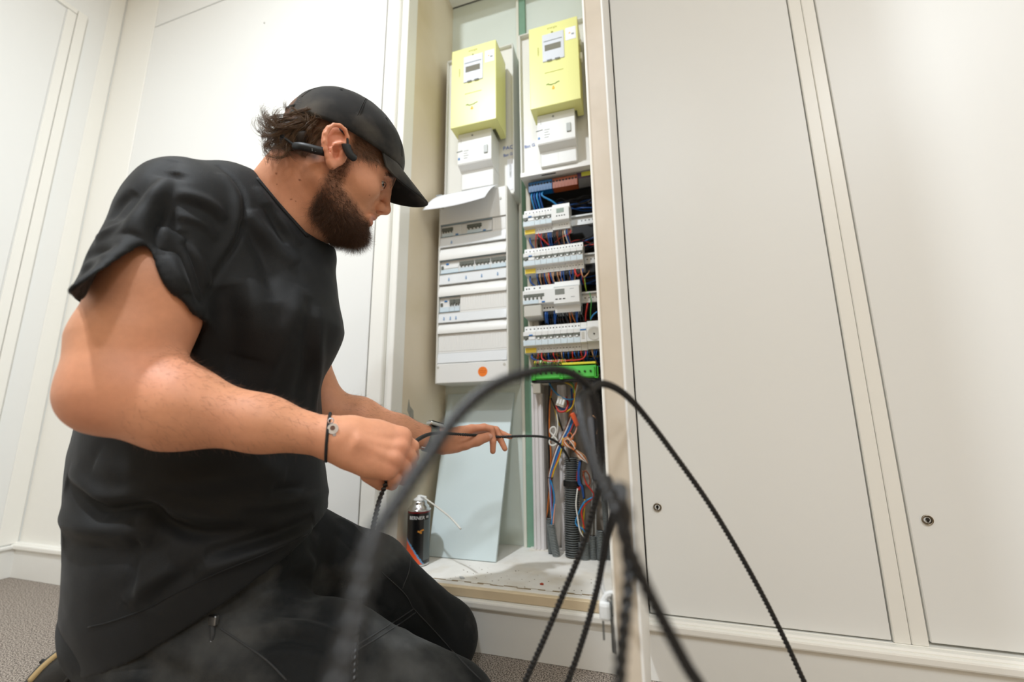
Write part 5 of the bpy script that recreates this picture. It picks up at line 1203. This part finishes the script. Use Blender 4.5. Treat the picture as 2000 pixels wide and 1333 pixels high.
seam(TBo, [(62, 1330), (84, 1306), (104, 1288), (122, 1274)], .0058, m_tan, 'boot_patch', bo2, -.002)
seam(TBo, [(40, 1333), (80, 1296), (118, 1262), (150, 1238)], .0035, m_sole, 'boot_welt', bo2)
seam(TBo, [(128, 1333), (152, 1306), (172, 1284)], .003, m_sole, 'boot_welt', bo2)
# ---------------------------------------------------------------- eye, brows, hair, beard
def eye(s_):
    c = hl(.0700, .0012, .0334*s_); b = nb(); bmesh.ops.create_uvsphere(b, u_segments=24, v_segments=16, radius=.0120, matrix=Matrix.Translation(c)); e = obj('eye', b, mat('eye_white', srgb(232, 226, 220), .12, coat=.6), man, True)
    g = hl(.0725+.5, .0012-.20, .0322*s_+.20)-c; g /= np.linalg.norm(g)
    b = nb(); lathe(b, [(0, .0122), (.0030, .0120), (.0050, .0113), (.0063, .0104)], c, g, 20); obj('iris', b, mat('iris_brown', srgb(60, 40, 26), .1, coat=1), e, True)
    b = nb(); lathe(b, [(0, .0125), (.0027, .0123)], c, g, 16); obj('pupil', b, mat('pupil', (0, 0, 0), .1, coat=1), e, True)
eye(1); eye(-1)
BN2 = BN
def strands(name, roots, dirs, length, r, m, parent, grav=.0, curl=0., seed=0, nseg=4, taper=True, jit=.25, kind='stuff'):
    r_ = np.random.default_rng(seed); n = len(roots); seg = 3
    d = dirs+r_.normal(0, jit, (n, 3)); d /= np.linalg.norm(d, axis=1)[:, None]; ln = length*r_.uniform(.6, 1.25, n); P = [roots-dirs*0]
    side = np.cross(d, r_.normal(0, 1, (n, 3))); side /= np.linalg.norm(side, axis=1)[:, None]+1e-9
    cur = roots.copy(); dd = d.copy()
    for k in range(nseg):
        cur = cur+dd*(ln/nseg)[:, None]; P.append(cur.copy()); dd = dd+side*curl/nseg*1.+H3(0, 0, -grav/nseg); dd /= np.linalg.norm(dd, axis=1)[:, None]
    P = np.stack(P, 1); T = np.gradient(P, axis=1); T /= np.linalg.norm(T, axis=2)[..., None]+1e-9
    u = np.cross(T, side[:, None]+.01); u /= np.linalg.norm(u, axis=2)[..., None]+1e-9; w = np.cross(T, u)
    rr = r*(np.linspace(1, .25, nseg+1) if taper else np.ones(nseg+1)); V = []
    for a in range(seg): V.append(P+(u*math.cos(2*math.pi*a/seg)+w*math.sin(2*math.pi*a/seg))*rr[None, :, None])
    V = np.stack(V, 2); base = (np.arange(n)*(nseg+1)*seg)[:, None, None]+(np.arange(nseg)*seg)[None, :, None]; j = np.arange(seg)[None, None]; jn = (j+1) % seg
    F = np.stack([base+j, base+jn, base+seg+jn, base+seg+j], -1).reshape(-1, 4)
    return arrmesh(name, V.reshape(-1, 3), F, m, parent, True, kind=kind)
r0_ = np.random.default_rng(3)
def pick(w, n):
    w = np.maximum(w, 0); i = r0_.choice(len(w), n, p=w/w.sum()); return i
m_beard = mat('beard_hair', srgb(88, 60, 41), .5, noise=.4, nscale=200); m_hair = mat('hair_brown', srgb(98, 74, 52), .32, noise=.35, nscale=120)
bw = beardmask(L); a_, b_ = L[:, 0], L[:, 1]
dens = bw**1.5*(1+1.5*np.clip((-.05-b_)/.04, 0, 1)); i = pick(dens, 17000)
rt = BV[i]; nn_ = BN2[i]; dr = nn_*.55+(-.55*HU+.25*HF_)[None]*1.; dr /= np.linalg.norm(dr, axis=1)[:, None]
ln = .009+.016*np.clip((-.062-L[i, 1])/.035, 0, 1); ln = np.where(L[i, 1] > -.050, np.where(L[i, 0] > .07, .0045, ln), ln); strands('beard', rt-nn_*.001, dr, ln, .00016, m_beard, man, curl=.9, seed=5, nseg=4, jit=.32)
# temple and short side hair
w_ = tm*1.; i = pick(w_, 5500); strands('side_hair', BV[i]-BN2[i]*.0005, BN2[i]*.25+(-.45*HU+.35*HF_)[None], .012, .00013, m_hair, man, curl=.3, seed=6, nseg=3, jit=.25)
# brows
for s_ in (1, -1):
    P = np.array([hl(.0905+.0, .0235, .010*s_)]*0+[hl(*q) for q in ((.0915, .0205, .012*s_), (.0900, .0235, .022*s_), (.0850, .0235, .033*s_), (.0745, .0200, .044*s_))]); C_ = catmull(P, 40)
    d = segdist(L*[0, 1, 1], ((P-HC) @ HM)*[0, 1, 1])+(L[:, 0] < .055)*9.; w_ = np.exp(-(d/.0046)**2)*(d < .010); i = pick(w_, 1500)
    strands('eyebrow', BV[i]-BN2[i]*.0003, BN2[i]*.12+(-.4*HF_+.10*HU+.8*HN*s_)[None], .0075, .00024, m_beard, man, curl=.1, seed=7, nseg=3, jit=.08)
    # upper lashes line
    lp = [hl(.0850, .0020, .021*s_), hl(.0850, .0066, .029*s_), hl(.0815, .0066, .037*s_), hl(.0745, .0010, .0455*s_)]
    b = nb(); tube(b, lp, .0008, 6, 5); obj('eyelid_line', b, m_beard, man, True)
# curls behind the cap
def locks(guides, per, spread, r, seed, name, parent, m):
    r_ = np.random.default_rng(seed); parts = []
    for g in guides:
        C_ = catmull(g, 6); n = len(C_); t = np.linspace(0, 1, n)
        HA, HP, HQ = r_.uniform(.004, .009), r_.uniform(0, 6.28), r_.uniform(7, 11)*r_.choice([-1, 1]); HX = r_.normal(0, 1, 3); HX /= np.linalg.norm(HX); HY = np.cross(HX, (C_[-1]-C_[0])/np.linalg.norm(C_[-1]-C_[0]))
        for k in range(per):
            hel = HA*t[:, None]*(np.cos(HP+t*HQ)[:, None]*HX+np.sin(HP+t*HQ)[:, None]*HY); o0 = r_.normal(0, spread, 3); o1 = r_.normal(0, spread*1.3, 3); fq = r_.uniform(5, 9); am = r_.uniform(.0008, .003); ph = r_.uniform(0, 6.28); ax = r_.normal(0, 1, 3)
            Q = C_+hel+o0*(1-t)[:, None]+o1*t[:, None]+(np.sin(t*fq+ph)*am*t)[:, None]*ax; cut = int(n*r_.uniform(.75, 1.)); Q = Q[:max(cut, 4)]
            parts.append(tube_arr(Q, r*np.linspace(1, .35, len(Q)), 4))
    V, F = merge(parts); return arrmesh(name, V, F, m, parent, True, kind='stuff')
gs = []
G2 = [
 [(600, 225), (575, 232), (550, 238), (530, 246), (520, 262), (517, 280)],
 [(605, 235), (580, 245), (556, 255), (540, 272), (536, 292), (545, 306)],
 [(590, 230), (562, 238), (538, 240), (522, 232), (519, 218), (527, 212)],
 [(585, 232), (560, 244), (534, 252), (516, 250), (508, 238), (512, 228)],
 [(596, 240), (566, 248), (544, 246), (536, 230), (540, 218), (549, 214)],
 [(600, 250), (574, 258), (548, 262), (526, 262), (513, 250), (508, 240)],
 [(610, 252), (586, 268), (566, 284), (548, 300), (530, 306), (516, 304)],
 [(612, 262), (592, 276), (576, 296), (560, 306), (542, 309), (528, 300)],
 [(606, 262), (580, 272), (558, 282), (540, 288), (522, 284), (512, 276)],
 [(600, 240), (586, 252), (574, 268), (572, 286), (582, 298), (596, 300)],
 [(590, 245), (572, 256), (560, 272), (556, 290), (560, 302), (570, 308)],
 [(620, 246), (604, 262), (594, 280), (590, 296), (598, 306), (610, 306)],
 [(628, 255), (616, 270), (608, 284), (606, 298), (614, 306), (622, 304)],
 [(618, 240), (606, 234), (598, 224), (592, 214), (590, 208), (588, 205)],
 [(606, 232), (590, 226), (578, 214), (570, 218), (566, 212), (564, 208)],
 [(640, 250), (626, 256), (612, 262), (600, 272), (594, 286), (600, 296)],
 [(580, 262), (556, 268), (530, 276), (520, 292), (524, 302), (534, 312)],
 [(575, 250), (548, 256), (526, 268), (514, 266), (510, 258), (514, 252)],
]
r_ = np.random.default_rng(12)
for g in G2:
    for n in (-.030, 0., .028, .052):
        o = r_.normal(0, 4.5, 2); n2 = n+r_.normal(0, .006); gs.append([hp(x+o[0]*(.4+k*.15), y+o[1]*(.4+k*.15), n2*(1-.02*k)) for k, (x, y) in enumerate(g)])
for g in G2[9:13]+G2[15:16]+G2[:3]:
    for q in range(3): o = r_.normal(0, 5, 2); gs.append([hp(x+o[0], y+o[1], .066-.004*k+r_.normal(0, .002)) for k, (x, y) in enumerate(g)])
locks(gs, 16, .0015, .00028, 15, 'curly_hair', man, m_hair)
# solid under-hair so that the scalp does not show through
uh = Field(); uh.ell(hl(-.058, .002, 0), (.036, .034, .064), HM, .02)
V, F = uh.mesh(.004); V = V+vnormals(V, F)*(.006*vnoise(V, 90, 4))[:, None]; arrmesh('under_hair', V, F, mat('hair_dark', srgb(40, 30, 23), .6, noise=.4, nscale=150), man)
# stray curls over the rear edge of the cap
st2 = [[hp(x, y, .070) for x, y in g] for g in ([(600, 246), (606, 236), (616, 230), (626, 222)], [(602, 240), (600, 226), (598, 216), (596, 206)], [(620, 246), (612, 240), (622, 232), (628, 226)], [(596, 236), (584, 228), (570, 222), (564, 214)])]
locks(st2, 9, .0022, .0003, 16, 'stray_hair', man, m_hair)
# moustache, arm hair
def armhair(name, A, B, rr, n, up, seed):
    ax = B-A; Lx = np.linalg.norm(ax); ax = ax/Lx; t = (BV-A) @ ax; d = np.linalg.norm(BV-A-t[:, None]*ax, axis=1); w_ = ((t > 0) & (t < Lx) & (d < rr)).astype(float)*(.35+np.clip(BN2 @ up, 0, 1)); i = pick(w_, n)
    dr = BN2[i]*.35+ax*.75+H3(0, 0, -.25); strands(name, BV[i]-BN2[i]*.0004, dr, .0105, .000095, m_beard, man, curl=.8, seed=seed, nseg=4, jit=.3)
armhair('arm_hair', EN+AX*.03, WN+AX*.0, .07, 1700, H3(0, 0, 1), 8); 
axf = (WF-EF)/np.linalg.norm(WF-EF); armhair('arm_hair', EF+axf*.02, WF-axf*.02, .06, 900, H3(0, 0, 1), 9)
# ---------------------------------------------------------------- cap
CA, CB = .004, .042; RA, RB, RN_ = .1010, .0890, .0820
cap = None
V, F = [], []; NU, NV = 96, 26
for j in range(NV+1):
    for i in range(NU):
        u = 2*math.pi*i/NU; ca, sa = math.cos(u), math.sin(u)
        bb = .036+.010*max(ca, 0)**2-.004*max(-ca, 0)          # lower edge height
        v0 = math.asin(min(1, max(-1, (bb-CB)/RB))); v = v0+(math.pi/2-v0)*j/NV
        rr = 1.+.006*math.cos(6*u)*math.sin(2*v)
        if ca < 0: rr *= 1-.05*ca*ca*math.cos(v)
        V.append(hl(CA+RA*math.cos(v)*ca*rr, CB+RB*math.sin(v), RN_*math.cos(v)*sa*rr))
for j in range(NV):
    for i in range(NU):
        ic = (i+.5)/NU*2*math.pi
        if abs(ic-math.pi) < .42 and j < 9-abs(ic-math.pi)*12: continue     # rear opening
        F.append((j*NU+i, j*NU+(i+1) % NU, (j+1)*NU+(i+1) % NU, (j+1)*NU+i))
m_cap = mat('cap_twill', srgb(32, 31, 30), .8, noise=.35, nscale=14, bump=.15, bscale=1600, color2=srgb(72, 67, 60), c2scale=14, c2pos=(.46, .72), sheen=.1, spec=.2)
V = np.array(V); nrm_ = V-hl(CA, CB, 0); nrm_ /= np.linalg.norm(nrm_, axis=1)[:, None]; V = V+nrm_*(.0020*vnoise(V, 34, 5)+.0010*vnoise(V, 80, 6))[:, None]
cap = arrmesh('cap', V, F, m_cap, man, label='faded black baseball cap'); so = cap.modifiers.new('s', 'SOLIDIFY'); so.thickness = .0022; so.offset = -1
for k in range(6):     # panel seams
    u = 2*math.pi*(k+.5)/6; P = []
    for j in range(4, 24):
        v = -.02+1.57*j/24; ca, sa = math.cos(u), math.sin(u); rr = 1-.05*ca*ca*math.cos(v) if ca < 0 else 1; P.append(hl(CA+(RA+.002)*math.cos(v)*ca*rr, CB+(RB+.002)*math.sin(v), (RN_+.002)*math.cos(v)*sa*rr))
    for o in (-.0016, .0016):
        b = nb(); tube(b, [p+o*np.cross(HU, (p-hl(CA, CB))/.1) for p in P], .00045, 5, 2); obj('panel_stitching', b, m_cap, cap, True)
    v = .72; p = hl(CA+(RA+.002)*math.cos(v)*math.cos(u+.5), CB+(RB+.002)*math.sin(v), (RN_+.002)*math.cos(v)*math.sin(u+.5)); n = p-hl(CA, CB); n /= np.linalg.norm(n)
    b = nb(); lathe(b, [(.0012, -.001), (.0013, .0006), (.0022, .0012), (.0030, .0006), (.0032, -.001)], p, n, 14); obj('eyelet', b, m_cap, cap, True)
b = nb(); lathe(b, [(.0065, -.001), (.006, .002), (.003, .0035), (0, .004)], hl(CA, CB+RB-.001, 0), HU, 18); obj('top_button', b, m_cap, cap, True)
P = [hl(CA+(RA*.97)*math.cos(u), CB+.004-.004*0, RN_*.98*math.sin(u)) for u in np.linspace(math.pi-.5, math.pi+.5, 12)]
b = nb(); tube(b, P, .0030, 6, 2); obj('rear_strap', b, m_cap, cap, True)
# brim
V = []; NU2, NW = 40, 14
for j in range(NW+1):
    w = j/NW
    for i in range(NU2+1):
        u = -1+2*i/NU2; ph = u*1.02
        ro = np.array([CA+RA*.985*math.cos(ph), .0455, RN_*.985*math.sin(ph)])
        ph2 = u*1.42; ou = np.array([CA+.082+.083*max(math.cos(ph2), 0)**.62, .030, .079*math.sin(ph2)/math.sin(1.42)]) 
        ou = np.array([CA+RA*math.cos(1.02)+(.168-CA-RA*math.cos(1.02))*max(math.cos(u*math.pi/2), 0)**.55, .016, .0735*u])
        gg = w*max(math.cos(u*math.pi/2), 0)**.30; p = ro*(1-gg)+ou*gg; arch = (-6.6*p[2]**2+.012)*(.15+.85*gg); p[1] += arch-.006*gg*gg
        V.append(hl(*p))
F = [(j*(NU2+1)+i, j*(NU2+1)+i+1, (j+1)*(NU2+1)+i+1, (j+1)*(NU2+1)+i) for j in range(NW) for i in range(NU2)]
m_under = mat('brim_underside', srgb(14, 14, 14), .8)
br = arrmesh('brim', V, F, m_cap, cap); so = br.modifiers.new('s', 'SOLIDIFY'); so.thickness = .0032; so.offset = 0
b = nb(); tube(b, [V[NW*(NU2+1)+i] for i in range(NU2+1)], .0020, 6, 1); obj('brim_piping', b, m_cap, br, True)
# ---------------------------------------------------------------- headset
m_hs = mat('headset_black', srgb(20, 23, 26), .52)
hs = thing('bone_headset', hl(.02, -.005, .085), 'black bone-conduction headset hooked over the ear below the cap', 'headset')
b = nb(); tube(b, [hp(690, 309, .083), hp(684, 303, .087), hp(679, 292, .088), hp(677, 283, .088)], .0062, 12, 6)
g = b.verts[:]; c0 = hp(683, 296, .087)
for v in g: q = H3(*v.co)-c0; q = q-HN*(q @ HN)*.35+HF_*(q @ HF_)*.12; v.co = Vector(c0+q)
obj('transducer', b, m_hs, hs, True)
b = nb(); tube(b, [hp(679, 286, .084), hp(677, 266, .0835), hp(660, 252, .077), hp(645, 262, .0725), hp(636, 285, .074)], .0019, 8, 8); obj('ear_hook', b, m_hs, hs, True)
b = nb(); tube(b, [hp(634, 297, .0805), hp(620, 294, .0830), hp(600, 289, .0820), hp(588, 287, .078), hp(578, 287, .068)], .0064, 12, 6); obj('battery_arm', b, m_hs, hs, True)
b = nb(); tube(b, [hp(580, 287, .070), hl(-.088, -.012, .045), hl(-.100, -.014, 0), hl(-.088, -.012, -.045), hl(-.055, -.01, -.078), hl(-.02, .0, -.086)], .0020, 8, 8); obj('neck_wire', b, m_hs, hs, True)
q1_, q2_ = hp(612, 293, .0885), hp(628, 296, .0865); rt_ = (q2_-q1_)/np.linalg.norm(q2_-q1_); up_ = HU-rt_*(HU @ rt_)
text('print', 'l  audio', (q1_+q2_)/2, .0060, mat('print_light', srgb(150, 156, 160), .5), hs, right=rt_, up=up_, sx=.9)
# ---------------------------------------------------------------- bracelet and watch
br_ = thing('bracelet', ad(648, 855, .55), 'black cord bracelet with a silver open-ring clasp on the near wrist', 'bracelet')
bc = ad(641, 855, .555); bax = (WN-EN); bax /= np.linalg.norm(bax); u = CAM-bc; u -= (u @ bax)*bax; u /= np.linalg.norm(u); w = np.cross(bax, u)
ring = []
for k in range(49):
    a = 2*math.pi*k/48; dirn = u*math.cos(a)+w*math.sin(a); lo_, hi_ = .005, .06
    P = bc[None]+dirn[None]*np.linspace(.05, .008, 60)[:, None]; D = body.ev(P); i = np.argmax(D < .0016); ring.append(P[i]+bax*(.007*math.sin(a)))
V, F = tube_arr(np.array(ring), .0019, 8); arrmesh('cord', V, F, mat('cord_black', srgb(20, 20, 22), .7), br_)
m_sil = mat('silver', srgb(232, 232, 236), .25, .55)
pc_ = march(body, 650, 838); 
if pc_ is not None:
    v = (CAM-pc_)/np.linalg.norm(CAM-pc_); pc_ = pc_+v*.0022; t_ = ad(648, 828, .55)-ad(653, 848, .55); t_ -= v*(t_ @ v); t_ /= np.linalg.norm(t_); s2 = np.cross(v, t_); Mq = Matrix(np.stack([s2, t_, v], 1).tolist())
    b = nb(); bmesh.ops.create_cone(b, cap_ends=True, segments=24, radius1=.0070, radius2=.0066, depth=.0022, matrix=Matrix.Translation(pc_) @ Mq.to_4x4()); box(b, (-.0052, -.0128, -.001), (-.0012, -.004, .001), .0005, Mq, pc_-t_*.0055); box(b, (.0012, -.0128, -.001), (.0052, -.004, .001), .0005, Mq, pc_-t_*.0055); cl_ = obj('clasp', b, m_sil, br_, False)
    b = nb(); bmesh.ops.create_cone(b, cap_ends=True, segments=20, radius1=.0030, radius2=.0030, depth=.0026, matrix=Matrix.Translation(pc_+t_*.001) @ Mq.to_4x4()); obj('clasp_hole', b, mat('clasp_dark', srgb(110, 80, 70), .4), cl_)
    b = nb(); lathe(b, [(.0026, -.0012), (.0040, 0), (.0026, .0012)], pc_+t_*.0105, v, 18); obj('clasp_loop', b, m_sil, cl_, True)
wt = thing('wristwatch', WF, 'grey metal wristwatch with a flat mesh strap on the far wrist', 'watch')
wax = (WF-EF)/np.linalg.norm(WF-EF); wc = ad(842, 857, .928); u = CAM-wc; u -= (u @ wax)*wax; u /= np.linalg.norm(u); w = np.cross(wax, u)
ring = []
for k in range(49):
    a = 2*math.pi*k/48; dirn = u*math.cos(a)+w*math.sin(a); P = wc[None]+dirn[None]*np.linspace(.05, .008, 60)[:, None]; D = body.ev(P); i = np.argmax(D < .0022); ring.append(P[i])
ring = np.array(ring); rc_ = ring.mean(0); V = []
for off, k_ in ((-.0115, 1.), (-.0115, .95), (.0115, .95), (.0115, 1.)): V.append(rc_+(ring-rc_)*(k_ if k_ == 1. else 1.-.0016/.03)+wax*off)
V = np.stack(V, 1); n = len(V); i = np.arange(n-1)[:, None]*4; j = np.arange(4)[None]; F = np.stack([i+j, i+(j+1) % 4, i+4+(j+1) % 4, i+4+j], -1).reshape(-1, 4)
m_steel = mat('steel_mesh', srgb(128, 134, 128), .38, .85, bump=.6, bscale=900)
arrmesh('strap', V.reshape(-1, 3), F, m_steel, wt, False)
top = ring[np.argmax(ring[:, 2])]; nv = top-rc_; nv /= np.linalg.norm(nv); s2 = np.cross(nv, wax); Mq = Matrix(np.stack([wax, s2, nv], 1).tolist())
b = nb(); box(b, (-.017, -.019, -.003), (.017, .019, .0055), .003, Mq, top+nv*.0035, 2); cs = obj('case', b, mat('steel', srgb(190, 192, 190), .2, 1.), wt)
b = nb(); box(b, (-.0145, -.0165, -.0005), (.0145, .0165, .0012), .001, Mq, top+nv*.0085); obj('glass', b, mat('watch_glass', srgb(20, 22, 24), .05, coat=1), cs)
low = ring[0]*.6+ring[6]*.2+ring[44]*.2; 
b = nb(); p = march(body, 832, 876)
if p is not None: box(b, (-.0105, -.0010, -.0010), (.0105, .0010, .0010), .0004, Mq, p+(CAM-p)/np.linalg.norm(CAM-p)*.003); obj('buckle_bar', b, m_sil, wt)

for (px, py, dd), r in (((957, 853, .950), (.0062, .0050, .0016)),):
    p = march(body, px, py)
    if p is not None:
        v = (CAM-p)/np.linalg.norm(CAM-p); t_ = ad(966, 851, .955)-ad(948, 856, .955); t_ -= v*(t_ @ v); t_ /= np.linalg.norm(t_); Mq = Matrix(np.stack([t_, np.cross(v, t_), v], 1).tolist()).to_4x4()
        b = nb(); bmesh.ops.create_uvsphere(b, u_segments=16, v_segments=10, radius=1, matrix=Matrix.Translation(p-v*.0003) @ Mq @ Matrix.Diagonal((*r, 1))); obj('thumbnail', b, mat('nail', srgb(214, 160, 140), .3), man, True)
# ================================================================ the pulling cable
m_cab = mat('cable_black', srgb(20, 21, 23), .35, spec=.6)
cab = thing('pulling_cable', ad(1205, 980, .35), 'long twisted black draw cable running from the conduit through both hands into loose loops', 'cable')
lob = lambda th: 1+.20*np.cos(2*th)
def cable(pts, r=.0028, twist=560, name='cable_length', n=14):
    C_ = catmull(np.array(pts), n); s = np.concatenate([[0], np.cumsum(np.linalg.norm(np.diff(C_, axis=0), axis=1))]); m = int(s[-1]/.0011); u = np.linspace(0, s[-1], m); Q = np.stack([np.interp(u, s, C_[:, i]) for i in range(3)], 1)
    k = np.ones(5)/5; Q[2:-2] = np.stack([np.convolve(Q[:, i], k, 'valid') for i in range(3)], 1)
    V, F = tube_arr(Q, r, 14, lob, twist); return arrmesh(name, V, F, m_cab, cab, True)
def D_(L_, dn=True):
    P = [ad(x, y, d) for x, y, d in L_]
    for i in ((0, -1) if L_[0][1] > 1380 else (-1,)):
        if L_[i][1] > 1340:                       # below the picture the cable runs down and lies on the carpet
            q = P[i]; t = q-P[1 if i == 0 else -2]; t[2] = 0; t = t/(np.linalg.norm(t)+1e-9)
            ext = [np.array([*(q+t*.004)[:2], q[2]-.04]), np.array([*(q+t*.02)[:2], q[2]*.5]), np.array([*(q+t*.07)[:2], .02]), np.array([*(q+t*.13)[:2], .0035]), np.array([*(q+t*.30+np.array([.03, -.02, 0]))[:2], .0035])]
            P = ext[::-1]+P if i == 0 else P+ext
    return P
cable(D_([(1112, 900, 1.14), (1106, 888, 1.13), (1092, 868, 1.10), (1070, 856, 1.07), (1040, 852.5, 1.045), (1003, 853, 1.015), (975, 854, .998), (948, 852, .975), (930, 851, .950), (912, 850, .925), (885, 848, .905), (860, 846.5, .86), (838, 849, .78), (820, 857, .69), (806, 868, .635), (790, 882, .615), (775, 900, .600), (762, 925, .592), (752, 950, .585), (742, 975, .575), (734, 1005, .560), (727, 1035, .545), (718, 1080, .520), (706, 1150, .490), (698, 1230, .460), (693, 1300, .440), (691, 1370, .425)]), r=.0030)
L1 = [(640, 1420, .085), (664, 1330, .090), (690, 1220, .098), (709, 1127, .106), (735, 1045, .116), (777, 982, .130), (808, 934, .142), (839, 891, .154), (868, 848, .166), (902, 805, .180), (940, 770, .195), (985, 744, .212), (1040, 727, .235), (1090, 723, .258), (1130, 738, .282), (1155, 768, .300), (1168, 815, .322), (1173, 870, .350), (1172, 930, .370), (1158, 1000, .390), (1135, 1075, .405), (1100, 1160, .42), (1062, 1250, .43), (1020, 1345, .44), (1000, 1400, .44)]
cable(D_(L1))
cable(D_([(1150, 765, .30), (1170, 751, .33), (1195, 755, .36), (1225, 775, .39), (1262, 816, .42), (1320, 893, .45), (1385, 985, .47), (1440, 1075, .485), (1490, 1165, .495), (1530, 1245, .50), (1560, 1310, .50), (1590, 1380, .50)]))
cable(D_([(1150, 765, .30), (1136, 775, .27), (1134, 800, .245), (1143, 850, .225), (1158, 900, .210), (1180, 955, .196), (1205, 1010, .186), (1228, 1070, .180), (1262, 1150, .182), (1300, 1225, .190), (1340, 1300, .20), (1380, 1375, .21)]))
cable(D_([(1186, 935, .29), (1194, 960, .26), (1203, 985, .24), (1216, 1030, .21), (1226, 1075, .195), (1228, 1140, .185), (1220, 1210, .18), (1212, 1290, .178), (1208, 1400, .175)]))
cable(D_([(1215, 955, .20), (1208, 975, .25), (1196, 1010, .32), (1186, 1050, .36), (1176, 1100, .385), (1166, 1150, .40), (1150, 1210, .415), (1128, 1280, .425), (1098, 1370, .43)]))
cable(D_([(1210, 950, .176), (1217, 975, .170), (1220, 1015, .168), (1222, 1055, .170), (1228, 1085, .175)]), r=.0032, twist=300)
